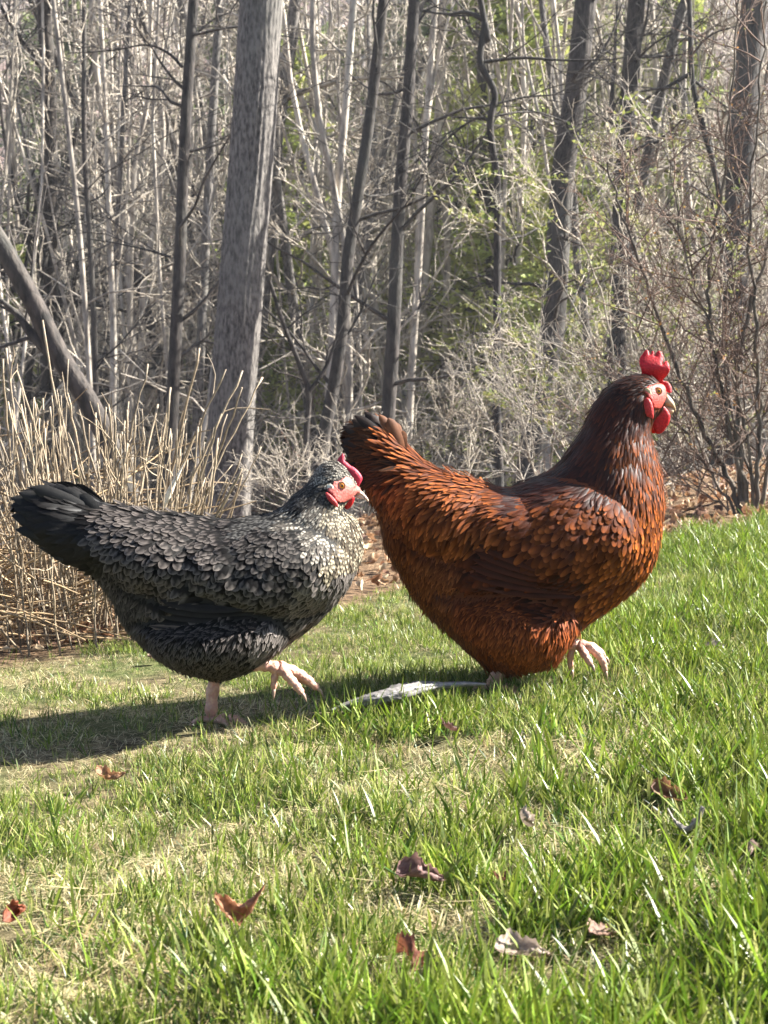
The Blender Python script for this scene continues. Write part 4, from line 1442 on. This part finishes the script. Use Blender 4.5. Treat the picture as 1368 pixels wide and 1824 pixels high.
def big_feather(root, name, p0, p1, ctrl, wid, nrm, col, edgec, mat, ns=14, camber=.12, label=None):
    """long quill feather along a quadratic curve"""
    t = np.linspace(0, 1, ns)
    P = (1 - t)[:, None] ** 2 * p0 + 2 * ((1 - t) * t)[:, None] * ctrl + t[:, None] ** 2 * p1
    T = np.gradient(P, axis=0); T /= np.linalg.norm(T, axis=1)[:, None]
    B = np.cross(T, nrm); B /= np.linalg.norm(B, axis=1)[:, None]
    Nn = np.cross(B, T)
    w = wid * np.interp(t, [0, .15, .5, .85, .95, 1], [.25, .6, 1, .9, .55, .08]) / 2
    offs = np.array([-1, -.5, 0, .5, 1])
    V = P[:, None, :] + B[:, None, :] * (w[:, None] * offs[None, :])[:, :, None] - Nn[:, None, :] * (camber * w[:, None] * 2 * offs[None, :] ** 2)[:, :, None]
    g = np.random.default_rng(int(abs(p1[0]) * 1e5))
    C = np.array(col)[None, None, :] * (1 - np.abs(offs))[None, :, None] + np.array(edgec)[None, None, :] * np.abs(offs)[None, :, None]
    C = C * g.uniform(.8, 1.2, (ns, 1, 1))
    C = np.broadcast_to(C, (ns, 5, 3))
    F = [(i * 5 + j, i * 5 + j + 1, (i + 1) * 5 + j + 1, (i + 1) * 5 + j) for i in range(ns - 1) for j in range(4)]
    mb = MB(); mb.add(V.reshape(-1, 3), F, C.reshape(-1, 3))
    o = mb.build(name, mat, root)
    return o


def ball(mb, c, r, col, nu=14, nv=9, sq=(1, 1, 1)):
    V = []; F = []
    for i in range(nv + 1):
        a = math.pi * i / nv
        for j in range(nu):
            b = 2 * math.pi * j / nu
            V.append((c[0] + r * sq[0] * math.sin(a) * math.cos(b), c[1] + r * sq[1] * math.cos(a), c[2] + r * sq[2] * math.sin(a) * math.sin(b)))
    for i in range(nv):
        for j in range(nu):
            F.append((i * nu + j, i * nu + (j + 1) % nu, (i + 1) * nu + (j + 1) % nu, (i + 1) * nu + j))
    mb.add(V, F, col)


def make_eye(root, px, py, Y, hh, r):
    for sd in (-1, 1):
        c = at(px, py, Y); c[1] = Y + sd * hh
        mb = MB(); ball(mb, c, r, (1, 1, 1), sq=(1, .6, 1)); eye = mb.build("eye", M['iris'], root)
        mb = MB(); c2 = c.copy(); c2[1] += sd * r * .36; c2[0] += r * .12
        ball(mb, c2, r * .52, (0, 0, 0), sq=(.95, .5, 1))
        pu = mb.build("pupil", M['pupil'], root); pu.parent = eye; pu.location = (0, 0, 0)
        # lid ring
        th = np.linspace(0, 2 * math.pi, 22)
        ringp = np.stack([c[0] + np.cos(th) * r * 1.12, np.full(22, c[1] + sd * r * .12), c[2] + np.sin(th) * r * 1.02], -1)
        mb = MB(); tube(mb, ringp, np.full(22, r * .2), 6, (.62, .22, .16)); mb.build("eyelid", M['skin_red'], root)


def toe_tube(mb, pts, r0, r1, n=7):
    P = smooth_path(pts, n)
    m = len(P)
    rr = np.linspace(r0, r1, m)
    rr = rr * (1 + .10 * np.sin(np.arange(m) * 1.35))
    rr[-1] *= .4; rr[-2] *= .8
    tube(mb, P, rr, 10, (.6, .4, .3), cap=True)
    return P


def claw(root, p, d, r):
    d = np.array(d, float); d /= np.linalg.norm(d)
    P = np.array([p - d * .003, p + d * .003, p + d * .006 + np.array([0, 0, -.0015]), p + d * .0095 + np.array([0, 0, -.004])])
    mb = MB(); tube(mb, P, [r * .8, r * .7, r * .45, r * .08], 6, (.5, .4, .3), cap=True); mb.build("claw", M['claw'], root)


# ---- red hen
RY = 2.14
RED = [(1149, 666), (1172, 672), (1186, 688), (1193, 706), (1188, 728), (1174, 744), (1165, 768), (1171, 800), (1182, 835), (1189, 880), (1188, 915), (1185, 945), (1180, 981), (1168, 1015), (1135, 1056),
       (1091, 1087), (1053, 1111), (1030, 1125), (1010, 1150), (998, 1174), (975, 1188), (945, 1192), (915, 1202), (882, 1200), (848, 1172), (808, 1134), (772, 1102), (742, 1068),
       (718, 1030), (696, 990), (683, 960), (673, 909), (655, 875), (632, 836), (622, 795), (622, 768), (634, 752), (660, 748), (690, 754), (715, 775), (740, 806), (773, 831), (810, 843),
       (845, 852), (880, 864), (910, 868), (947, 853), (980, 838), (1002, 820), (1020, 796), (1043, 759), (1062, 720), (1091, 687), (1120, 671)]


def px2m(px, py, Y): return at(px, py, Y)[[0, 2]]


def bumps_px(inf, Y, L_):
    m = Y / FPX
    for (cx, cy, a, b, an, amp, pw) in L_:
        c = px2m(cx, cy, Y)
        inf.bumps.append((c[0], c[1], a * m, b * m, -math.radians(an), amp, pw))


def red_hen():
    Y = RY
    foot = at(873, 1268, Y); gz = float(tz(foot[0], Y))
    root = empty("hen", (foot[0], Y, gz), "glossy reddish brown hen walking right with bright red comb, one foot raised in tall grass", 'hen')
    P = outline(RED, Y, 3)
    inf = Inflate(P, .0022, .088, .46, 2500)
    bumps_px(inf, Y, [
        (990, 945, 155, 95, 14, .040, 1.0),       # folded wing and shoulder
        (900, 1010, 130, 60, -8, .012, .9),
        (800, 895, 150, 90, 24, .030, 1.3),       # saddle cushion
        (920, 1122, 125, 75, 12, .040, .9),      # thigh
        (1110, 930, 70, 110, 0, .010, 1.2),
        (900, 1055, 140, 26, 8, -.022, 1.0),
    ])
    inf.finish()
    mb = MB(); inf.mesh(mb, Y, .006, (.12, .035, .015)); mb.build("body", M['feather'], root)
    face = outline(crop([(655, 590), (700, 545), (800, 520), (900, 515), (950, 560), (955, 640), (930, 690), (900, 740), (880, 780), (850, 800), (780, 800), (735, 730), (690, 660)], 1040, 600, 6.218), Y, 3)
    Zs = [
        (1150, 672, -.9, .3, 3.2, 9, 4, 6, 'crown_feathers', 'crown'), (1120, 690, -.8, .6, 3.6, 14, 5, 6, 'crown_feathers', 'crown'),
        (1135, 730, -.3, .95, 4, 20, 5, 5, 'neck_hackle', 'hackle'), (1085, 730, -.5, .85, 4.5, 26, 6, 5, 'neck_hackle', 'hackle'), (1060, 780, -.55, .83, 4.8, 32, 6.5, 5, 'neck_hackle', 'hackle'),
        (1020, 830, -.8, .6, 5, 34, 7, 5, 'neck_hackle', 'hackle'), (965, 862, -.97, .25, 5, 34, 7, 5, 'neck_hackle', 'hackle'), (925, 872, -1, .12, 5.5, 30, 7, 4, 'neck_hackle', 'hackle'),
        (1160, 780, 0, 1, 4, 20, 5, 6, 'neck_hackle', 'hackle_front'), (1120, 800, -.15, 1, 4.5, 26, 6, 6, 'neck_hackle', 'hackle_front'), (1170, 860, .0, 1, 5, 24, 6.5, 7, 'neck_hackle', 'hackle_front'), (1120, 860, -.1, 1, 5, 28, 7, 7, 'neck_hackle', 'hackle_front'), (1070, 860, -.4, .9, 5, 28, 7, 6, 'neck_hackle', 'hackle'),
        (1150, 940, -.2, 1, 7.5, 19, 11, 9, 'breast_feathers', 'breast'), (1110, 1000, -.5, .85, 7.5, 20, 11, 10, 'breast_feathers', 'breast'), (1165, 990, -.4, .9, 7.5, 19, 11, 10, 'breast_feathers', 'breast'), (1080, 1060, -.8, .6, 7.5, 22, 11, 12, 'breast_feathers', 'breast'), (1110, 1060, -.7, .7, 7, 20, 10, 12, 'breast_feathers', 'breast'),
        (1060, 920, -.5, .85, 8, 20, 13, 9, 'wing_feathers', 'shoulder'), (1000, 910, -.7, .6, 8, 21, 13, 9, 'wing_feathers', 'shoulder'), (940, 905, -.8, .5, 8, 22, 12, 10, 'wing_feathers', 'shoulder'), (1030, 970, -.5, .85, 8.5, 23, 14, 8, 'wing_feathers', 'shoulder'), (960, 960, -.7, .7, 9, 25, 14, 8, 'wing_feathers', 'shoulder'),
        (1000, 1020, -.7, .6, 9, 26, 14, 8, 'wing_feathers', 'wing'), (930, 1010, -.85, .5, 10, 30, 15, 6, 'wing_feathers', 'wing'), (870, 990, -.9, .4, 10, 32, 15, 5, 'wing_feathers', 'wing'), (960, 1060, -.95, .2, 10, 30, 14, 5, 'wing_feathers', 'wing'),
        (870, 870, -.8, .6, 6, 28, 8, 8, 'saddle_feathers', 'saddle'), (820, 870, -.75, .65, 5.5, 30, 8, 9, 'saddle_feathers', 'saddle'), (770, 860, -.7, .6, 5.5, 30, 8, 9, 'saddle_feathers', 'saddle'), (840, 930, -.5, .85, 6, 32, 8.5, 9, 'saddle_feathers', 'saddle'), (780, 930, -.45, .9, 6, 32, 8.5, 10, 'saddle_feathers', 'saddle'), (725, 870, -.6, .75, 6, 30, 8.5, 10, 'saddle_feathers', 'saddle'), (730, 940, -.4, .9, 6, 30, 8.5, 10, 'saddle_feathers', 'saddle'),
        (740, 820, -.9, -.25, 6, 30, 8, 8, 'tail_coverts', 'saddle'), (705, 790, -.85, -.4, 6.5, 30, 8, 10, 'tail_coverts', 'saddle'), (690, 830, -.95, .15, 6, 30, 9, 8, 'tail_coverts', 'tailb'), (660, 775, -.9, -.2, 6, 28, 9, 8, 'tail_coverts', 'tailb'), (650, 820, -.9, .2, 6, 26, 9, 8, 'tail_coverts', 'tailb'), (680, 880, -.5, .85, 5.5, 26, 8, 9, 'rump_fluff', 'fluff'),
        (690, 940, -.3, .95, 4.8, 24, 5.5, 12, 'rump_fluff', 'fluff'), (710, 1010, -.3, .95, 4.8, 24, 5.5, 12, 'rump_fluff', 'fluff'), (770, 1020, -.35, .9, 5, 26, 6, 9, 'rump_fluff', 'fluff'), (760, 1090, -.25, .95, 4.8, 24, 5.5, 12, 'belly_fluff', 'fluff'), (800, 1140, -.2, .95, 4.8, 24, 5.5, 12, 'belly_fluff', 'fluff'),
        (850, 1080, -.35, .9, 5, 24, 6, 11, 'thigh_feathers', 'thigh'), (920, 1100, -.25, .95, 5, 24, 6.5, 11, 'thigh_feathers', 'thigh'), (990, 1110, -.2, .95, 5, 26, 6.5, 11, 'thigh_feathers', 'thigh'), (870, 1160, -.15, 1, 4.8, 24, 6, 12, 'thigh_feathers', 'thigh'), (950, 1170, -.05, 1, 4.8, 24, 6, 12, 'thigh_feathers', 'thigh'), (1010, 1150, -.1, 1, 4.8, 26, 6, 12, 'thigh_feathers', 'thigh'),
    ]
    nf = plumage(inf, Y, Zs, root, 41, lambda p: 'feather_gloss' if p in ('neck_hackle', 'crown_feathers') else 'feather', avoid=face)
    print("red feathers", nf)
    # tail quills
    g = np.random.default_rng(3)
    fb = M['feather_gloss']
    tips = [(613, 772), (616, 758), (622, 746), (634, 738), (648, 733), (662, 736), (676, 738), (690, 743), (614, 788), (617, 804), (622, 820), (630, 836), (704, 752), (716, 764), (640, 850), (612, 780)]
    for k, (a, b) in enumerate(tips):
        for sd in ((-1, 1) if k % 2 == 0 else (-1,)):
            o = .006 + .004 * (k % 4)
            p0 = at(735 - 2 * k, 838 + (k % 3) * 6, Y); p0[1] += sd * .028
            p1 = at(a + g.normal(0, 2), b + g.normal(0, 2) + (0 if sd < 0 else 5), Y); p1[1] += sd * (o + .012)
            ct = (p0 + p1) / 2 + np.array([.004, sd * .012, .016 if b < 800 else -.008])
            brown = k in (6, 7, 12, 13)
            big_feather(root, "tail_feather", p0, p1, ct, .015 + .003 * (k % 3), np.array([g.normal(0, .2), sd * 1.0, .25]), (.022, .012, .008) if not brown else (.08, .03, .012), (.012, .008, .007) if not brown else (.16, .06, .022), fb)
    # folded flight feathers
    for k in range(6):
        a0 = (1015 - 6 * k, 1052 - 9 * k); a1 = (822 + 4 * k, 1010 - 13 * k + 10)
        c0 = px2m(*a0, Y); c1 = px2m(*a1, Y)
        p0 = np.array([c0[0], Y - inf.H(c0[0], c0[1]) - .002, c0[1]]); p1 = np.array([c1[0], Y - inf.H(c1[0], c1[1]) - .004, c1[1]])
        ct = (p0 + p1) / 2; hx = inf.H(ct[0], ct[2]); ct[1] = Y - hx - .010; ct[2] -= .006
        big_feather(root, "flight_feather", p0, p1, ct, .013, np.array([0, -1., .35]), (.035, .010, .006), (.07, .018, .009), M['feather'])
    # head furniture
    sk = M['skin_red']
    q = lambda pts: crop(pts, 1040, 600, 6.218)
    plate("face", q([(655, 590), (700, 545), (800, 520), (900, 515), (950, 560), (955, 640), (930, 690), (900, 740), (880, 780), (850, 800), (780, 800), (735, 730), (690, 660)]), Y, .015, sk, root, (.50, .05, .035), power=.45, under=inf)
    plate("comb", q([(700, 440), (676, 370), (655, 300), (662, 235), (700, 180), (735, 140), (765, 148), (782, 190), (805, 150), (826, 160), (838, 205), (858, 160), (892, 148), (926, 190), (924, 250), (905, 300), (925, 285), (955, 262), (980, 285), (995, 360), (965, 430), (925, 480), (985, 500), (1025, 560), (1015, 620), (960, 600), (880, 500), (800, 450)]), Y, .0042, sk, root, (.55, .008, .014),
          warp=lambda v: v + np.stack([0 * v[:, 0], .004 * np.sin((v[:, 2] - v[:, 2].min()) * 130), 0 * v[:, 0]], -1))
    for sd in (-1, 1):
        plate("wattle", q([(800, 810), (870, 765), (925, 780), (978, 865), (970, 950), (935, 1010), (890, 1068), (825, 1075), (795, 1010), (765, 915)]), Y, .0034, sk, root, (.60, .008, .010), yoff=sd * .0165, sub=4)
        plate_on(inf, "ear_lobe", q([(655, 690), (700, 680), (745, 760), (750, 900), (715, 890), (665, 870), (640, 780)]), Y, .0045, sk, root, (.55, .02, .02), yoff=sd)
        plate_on(inf, "ear_patch", q([(658, 590), (690, 565), (730, 600), (745, 680), (700, 665), (668, 630)]), Y, .0012, M['skin_red'], root, (.5, .27, .14), yoff=sd)
    bk = MB()
    plate("upper_beak", q([(895, 720), (925, 665), (965, 635), (1015, 680), (1055, 750), (1068, 835), (1045, 800), (985, 775), (890, 768)]), Y, .0085, M['beak'], root, (.5, .36, .22))
    plate("lower_beak", q([(915, 772), (985, 780), (1045, 806), (1035, 850), (990, 865), (940, 840)]), Y, .005, M['beak'], root, (.5, .36, .22))
    make_eye(root, 1040 + 822 / 6.218, 600 + 600 / 6.218, Y, float(inf.H(*px2m(1040 + 822 / 6.218, 600 + 600 / 6.218, Y))) + .0012, .0050)
    # legs
    leg = MB()
    top = at(905, 1170, Y - .035); kn = at(880, 1212, Y - .035); an = at(872, 1262, Y - .035); an[2] = gz + .007
    toe_tube(leg, [top, kn, an], .011, .0085, 8)
    for dx, dy in ((.055, -.012), (.045, -.04), (.045, .018), (-.03, .006)):
        toe_tube(leg, [an + np.array([0, 0, .0]), an + np.array([dx * .5, dy * .5, .0]), an + np.array([dx, dy, -.010])], .005, .0035)
    leg.build("leg", M['leg_skin'], root)
    leg = MB()
    Yr = Y - .02
    toe_tube(leg, [at(960, 1120, Yr), at(1000, 1145, Yr), at(1040, 1152, Yr)], .011, .0085)
    j = at(1035, 1152, Yr)
    t1 = toe_tube(leg, [j, at(1060, 1162, Yr - .01), at(1076, 1180, Yr - .015), at(1083, 1203, Yr - .015)], .0085, .0045)
    t2 = toe_tube(leg, [j, at(1046, 1172, Yr - .02), at(1058, 1190, Yr - .03)], .0075, .0045)
    t3 = toe_tube(leg, [j, at(1062, 1158, Yr + .02), at(1084, 1178, Yr + .03)], .0075, .0045)
    t4 = toe_tube(leg, [at(1024, 1152, Yr), at(1018, 1176, Yr), at(1021, 1200, Yr)], .006, .004)
    leg.build("leg", M['leg_skin'], root)
    for t in (t1, t2, t3, t4): claw(root, t[-1], t[-1] - t[-3], .004)


# ---- black hen
BY = 1.93
BLK = [(591, 814), (608, 819), (624, 834), (636, 852), (640, 872), (626, 890), (614, 902), (630, 914), (641, 934), (649, 964), (648, 994), (637, 1024), (621, 1053), (591, 1088), (557, 1118), (517, 1145),
       (477, 1173), (447, 1193), (425, 1200), (398, 1208), (375, 1207), (348, 1198), (318, 1186), (285, 1168), (254, 1143), (226, 1115), (207, 1083), (197, 1055), (175, 1024), (155, 1004),
       (114, 985), (78, 955), (50, 922), (38, 893), (42, 870), (62, 858), (99, 855), (139, 866), (174, 882), (199, 888), (224, 890), (258, 900), (298, 905), (348, 911), (398, 918), (430, 915),
       (467, 910), (497, 897), (522, 874), (545, 855), (557, 836), (572, 820)]


def black_hen():
    Y = BY
    foot = at(368, 1296, Y); gz = float(tz(foot[0], Y))
    root = empty("hen", (foot[0], Y, gz), "charcoal black hen with barred grey and cream neck, stepping right on pink legs", 'hen')
    P = outline(BLK, Y, 3)
    inf = Inflate(P, .0022, .086, .46, 2500)
    bumps_px(inf, Y, [
        (490, 1000, 155, 85, 12, .038, 1.0),
        (400, 1050, 130, 50, -5, .010, .9),
        (290, 965, 155, 80, 18, .032, 1.3),
        (390, 1135, 130, 70, 0, .038, .9),
        (590, 990, 60, 90, 0, .008, 1.2),
        (370, 1082, 140, 24, 0, -.020, 1.0),
    ])
    inf.finish()
    mb = MB(); inf.mesh(mb, Y, .006, (.025, .024, .023)); mb.build("body", M['feather'], root)
    facep = [(590, 470), (635, 425), (660, 395), (720, 385), (790, 345), (850, 375), (890, 440), (935, 480), (950, 535), (880, 560), (850, 590), (770, 625), (700, 610), (650, 540)]
    face = outline(crop(facep, 480, 780, 5.7), Y, 3)
    Zs = [
        (595, 822, -.9, .3, 3.2, 8, 4, 8, 'crown_feathers', 'bneck'), (575, 840, -.8, .5, 3.4, 9, 4, 8, 'crown_feathers', 'bneck'), (565, 870, -.6, .8, 3.4, 12, 4.5, 7, 'neck_hackle', 'bneck_dark'),
        (530, 890, -.8, .55, 4, 16, 5, 6, 'neck_hackle', 'bneck_dark'), (480, 910, -.95, .3, 4.5, 18, 5.5, 5, 'neck_hackle', 'bneck_dark'), (440, 916, -1, .1, 4.5, 18, 5.5, 5, 'neck_hackle', 'bneck_dark'),
        (560, 905, -.6, .8, 4, 14, 5, 7, 'neck_hackle', 'bneck'), (600, 910, -.2, 1, 4, 13, 5, 7, 'neck_hackle', 'bthroat'), (520, 915, -.85, .5, 4.2, 15, 5.5, 6, 'neck_hackle', 'bneck'), (560, 935, -.6, .8, 4.4, 15, 6, 7, 'neck_hackle', 'bneck'),
        (620, 950, -.1, 1, 4.6, 14, 6.5, 8, 'neck_hackle', 'bthroat'), (600, 990, -.3, .95, 5.2, 15, 7.5, 8, 'neck_hackle', 'bthroat'), (637, 990, -.2, 1, 5, 14, 7, 8, 'neck_hackle', 'bthroat'), (575, 960, -.4, .9, 5, 15, 7, 8, 'neck_hackle', 'bneck'),
        (600, 1040, -.45, .9, 6.8, 18, 10, 9, 'breast_feathers', 'bbreast'), (570, 1080, -.6, .8, 7, 19, 11, 9, 'breast_feathers', 'bbreast'), (530, 1110, -.75, .65, 7, 20, 11, 10, 'breast_feathers', 'bbreast'), (620, 1020, -.4, .9, 6.4, 16, 9, 9, 'breast_feathers', 'bbreast'), (560, 1030, -.5, .85, 7.2, 18, 11, 9, 'breast_feathers', 'bbreast'),
        (520, 950, -.7, .7, 8, 18, 13, 10, 'wing_feathers', 'bwing'), (540, 1000, -.55, .8, 8.5, 19, 14, 10, 'wing_feathers', 'bwing'), (470, 950, -.8, .5, 8.5, 20, 13, 10, 'wing_feathers', 'bwing'), (480, 1000, -.65, .75, 9, 21, 15, 9, 'wing_feathers', 'bwing'), (500, 1050, -.7, .65, 9, 22, 15, 8, 'wing_feathers', 'bwing'), (420, 1000, -.75, .6, 9, 22, 14, 8, 'wing_feathers', 'bwing'), (430, 1050, -.9, .35, 10, 27, 15, 6, 'wing_feathers', 'bwing'), (360, 1060, -1, .1, 10, 30, 15, 5, 'wing_feathers', 'bwing'),
        (400, 930, -.85, .4, 7.5, 19, 12, 9, 'saddle_feathers', 'bsaddle'), (340, 930, -.8, .55, 8, 20, 13, 10, 'saddle_feathers', 'bsaddle'), (380, 960, -.6, .8, 8, 20, 13, 10, 'saddle_feathers', 'bsaddle'), (330, 980, -.55, .85, 8.5, 21, 14, 10, 'saddle_feathers', 'bsaddle'), (270, 930, -.8, .5, 8, 22, 13, 10, 'saddle_feathers', 'bsaddle'), (270, 990, -.5, .85, 8.5, 22, 13, 10, 'saddle_feathers', 'bsaddle'), (220, 920, -.85, .3, 8, 26, 12, 9, 'saddle_feathers', 'bsaddle'), (310, 1030, -.5, .8, 8.5, 22, 13, 9, 'saddle_feathers', 'bsaddle'),
        (170, 900, -.95, -.2, 7, 30, 11, 8, 'tail_coverts', 'btail'), (120, 890, -1, -.15, 7, 30, 11, 8, 'tail_coverts', 'btail'), (70, 890, -1, 0, 6.5, 26, 10, 8, 'tail_coverts', 'btail'), (110, 940, -.95, .2, 7, 28, 11, 8, 'tail_coverts', 'btail'), (170, 960, -.85, .4, 7, 28, 11, 9, 'tail_coverts', 'btail'),
        (200, 1030, -.4, .9, 5, 20, 6, 12, 'rump_fluff', 'bfluff'), (240, 1080, -.3, .95, 5, 20, 6, 13, 'rump_fluff', 'bfluff'), (250, 1130, -.3, .9, 5, 20, 6, 13, 'belly_fluff', 'bfluff'), (300, 1170, -.3, .9, 5, 20, 6, 13, 'belly_fluff', 'bfluff'),
        (310, 1110, -.4, .85, 5.4, 18, 7, 12, 'thigh_feathers', 'bthigh'), (370, 1120, -.3, .9, 5.8, 18, 8, 12, 'thigh_feathers', 'bthigh'), (430, 1120, -.35, .9, 6, 18, 8.5, 11, 'thigh_feathers', 'bthigh'), (480, 1140, -.5, .8, 6, 18, 9, 11, 'thigh_feathers', 'bbreast'), (380, 1180, -.15, 1, 5, 18, 6.5, 12, 'thigh_feathers', 'bthigh'), (430, 1180, -.15, 1, 5, 17, 6.5, 12, 'thigh_feathers', 'bthigh'),
    ]
    nf = plumage(inf, Y, Zs, root, 43, lambda p: 'feather_gloss' if p in ('tail_coverts',) else 'feather', avoid=face)
    print("black feathers", nf)
    g = np.random.default_rng(5)
    fb = M['feather_gloss']
    tips = [(29, 885), (30, 870), (45, 856), (66, 851), (92, 849), (118, 854), (34, 902), (44, 922), (58, 940), (78, 958), (146, 864), (100, 972)]
    for k, (a, b) in enumerate(tips):
        for sd in ((-1, 1) if k < 7 else (-1,)):
            p0 = at(205 - 2 * k, 925 + (k % 3) * 6, Y); p0[1] += sd * .028
            p1 = at(a + g.normal(0, 2), b + g.normal(0, 2), Y); p1[1] += sd * (.02 + .004 * (k % 4))
            ct = (p0 + p1) / 2 + np.array([.004, sd * .012, .012 if b < 890 else -.008])
            big_feather(root, "tail_feather", p0, p1, ct, .019, np.array([g.normal(0, .2), sd * 1.0, .25]), (.008, .008, .008), (.016, .015, .014), fb)
    for k in range(5):
        a0 = (462 - 5 * k, 1100 - 9 * k); a1 = (272 + 6 * k, 1092 - 12 * k)
        c0 = px2m(*a0, Y); c1 = px2m(*a1, Y)
        p0 = np.array([c0[0], Y - inf.H(c0[0], c0[1]) - .004, c0[1]]); p1 = np.array([c1[0], Y - inf.H(c1[0], c1[1]) - .006, c1[1]])
        ct = (p0 + p1) / 2; ct[1] = Y - inf.H(ct[0], ct[2]) - .012; ct[2] -= .007
        big_feather(root, "flight_feather", p0, p1, ct, .012, np.array([0, -1., .35]), (.010, .009, .009), (.022, .02, .018) if k else (.16, .12, .09), M['feather'])
    sk = M['skin_red']
    q = lambda pts: crop(pts, 480, 780, 5.7)
    plate("face", q(facep), Y, .015, sk, root, (.52, .10, .08), power=.45, under=inf)
    plate("comb", q([(700, 240), (690, 190), (715, 150), (748, 118), (766, 135), (772, 190), (800, 215), (835, 245), (870, 262), (905, 290), (945, 335), (965, 385), (940, 440), (905, 480), (860, 420), (800, 340), (750, 290)]), Y, .005, sk, root, (.52, .025, .045))
    for sd in (-1, 1):
        plate("wattle", q([(735, 620), (800, 570), (862, 556), (878, 600), (850, 665), (802, 706), (762, 676)]), Y, .0034, sk, root, (.60, .010, .012), yoff=sd * .014)
        plate_on(inf, "ear_lobe", q([(578, 505), (620, 520), (680, 575), (712, 640), (690, 655), (630, 610), (590, 560)]), Y, .0042, sk, root, (.58, .04, .04), yoff=sd)
        plate_on(inf, "ear_patch", q([(585, 450), (630, 425), (660, 450), (650, 500), (610, 505)]), Y, .0014, sk, root, (.62, .42, .36), yoff=sd)
    plate("upper_beak", q([(850, 520), (890, 500), (945, 508), (985, 548), (1020, 590), (1034, 622), (1015, 625), (970, 570), (900, 552)]), Y, .006, M['beak_pale'], root, (.6, .4, .3))
    plate("lower_beak", q([(870, 548), (930, 562), (975, 580), (985, 605), (930, 595), (880, 575)]), Y, .0045, M['beak_pale'], root, (.6, .4, .3))
    make_eye(root, 480 + 745 / 5.7, 780 + 440 / 5.7, Y, float(inf.H(*px2m(480 + 745 / 5.7, 780 + 440 / 5.7, Y))) + .0012, .0048)
    leg = MB()
    top = at(385, 1180, Y + .03); kn = at(372, 1222, Y + .03); an = at(367, 1290, Y + .03); an[2] = gz + .007
    toe_tube(leg, [top, kn, an], .0105, .0078, 9)
    tt = []
    for dx, dy in ((.055, -.012), (.042, -.042), (.045, .02), (-.03, .006)):
        tt.append(toe_tube(leg, [an, an + np.array([dx * .5, dy * .5, 0]), an + np.array([dx, dy, -.010])], .0048, .0034))
    leg.build("leg", M['leg_skin'], root)
    for t in tt: claw(root, t[-1], t[-1] - t[-3], .003)
    leg = MB()
    Yr = Y - .035
    toe_tube(leg, [at(400, 1165, Yr), at(440, 1184, Yr), at(470, 1189, Yr), at(498, 1198, Yr)], .0095, .0082, 8)
    j = at(496, 1197, Yr)
    t1 = toe_tube(leg, [at(490, 1192, Yr), at(520, 1203, Yr + .01), at(545, 1219, Yr + .012), at(566, 1239, Yr + .012)], .0085, .0048)
    t2 = toe_tube(leg, [j, at(510, 1213, Yr - .015), at(524, 1230, Yr - .022), at(536, 1246, Yr - .024)], .0075, .0045)
    t3 = toe_tube(leg, [j, at(520, 1208, Yr + .03), at(545, 1228, Yr + .045)], .007, .0042)
    t4 = toe_tube(leg, [at(486, 1198, Yr), at(483, 1216, Yr), at(482, 1236, Yr)], .0058, .004)
    leg.build("leg", M['leg_skin'], root)
    for t in (t1, t2, t3, t4): claw(root, t[-1], t[-1] - t[-3], .0038)


def _hp(bx, fx, hx, y0, y1, Y):
    return (at(bx, 900, Y)[0], at(fx, 900, Y)[0], 0, at(hx, 900, Y)[0], at(0, y0, Y)[2], at(0, y1, Y)[2])


for build, yaw, k, kx, kz, dx in ((red_hen, _hp(900, 1040, 1150, 860, 740, RY), .16, 1.0, 1.0, 0.0), (black_hen, _hp(360, 500, 590, 930, 880, BY), .30, .955, .98, .006)):
    before = set(o.name for o in bpy.data.objects)
    build()
    hen = [o for o in bpy.data.objects if o.name not in before and o.type == 'EMPTY'][0]
    # the bird walks a little away from the camera while its head stays in profile
    bx, fx, fz, hx, hz0, hz1 = yaw
    for o in bpy.data.objects:
        if o.name in before or o.type != 'MESH': continue
        n_ = len(o.data.vertices); v_ = np.empty(n_ * 3); o.data.vertices.foreach_get("co", v_); v_ = v_.reshape(-1, 3)
        w_ = np.clip((v_[:, 2] - hz0) / (hz1 - hz0), 0, 1) * np.clip((v_[:, 0] - fx) / .08, 0, 1)
        w_ = w_ * w_ * (3 - 2 * w_)
        v_[:, 1] += k * ((1 - w_) * (v_[:, 0] - bx) + w_ * (hx - bx))
        o.data.vertices.foreach_set("co", v_.ravel()); o.data.update()
    hen.scale = (kx, 1, kz); hen.location.x += dx


# trees that read alike are told apart by their order from left to right
byl = {}
for o in bpy.data.objects:
    if o.parent is None and o.get('category') == 'tree' and o.get('label'):
        byl.setdefault(o['label'], []).append(o)
        if 'row, ' in o['label']: o['group'] = 'young bare trees in the wood'
        elif 'evergreen' in o['label']: o['group'] = 'evergreens in the wood'
for lab, L_ in byl.items():
    if len(L_) < 2: continue
    L_.sort(key=lambda o: o.location.x / o.location.y)
    words_ = {2: ['left', 'right'], 3: ['left', 'middle', 'right'], 4: ['leftmost', 'second', 'third', 'rightmost']}.get(len(L_))
    if words_:
        for o, w_ in zip(L_, words_): o['label'] = lab + ', ' + w_
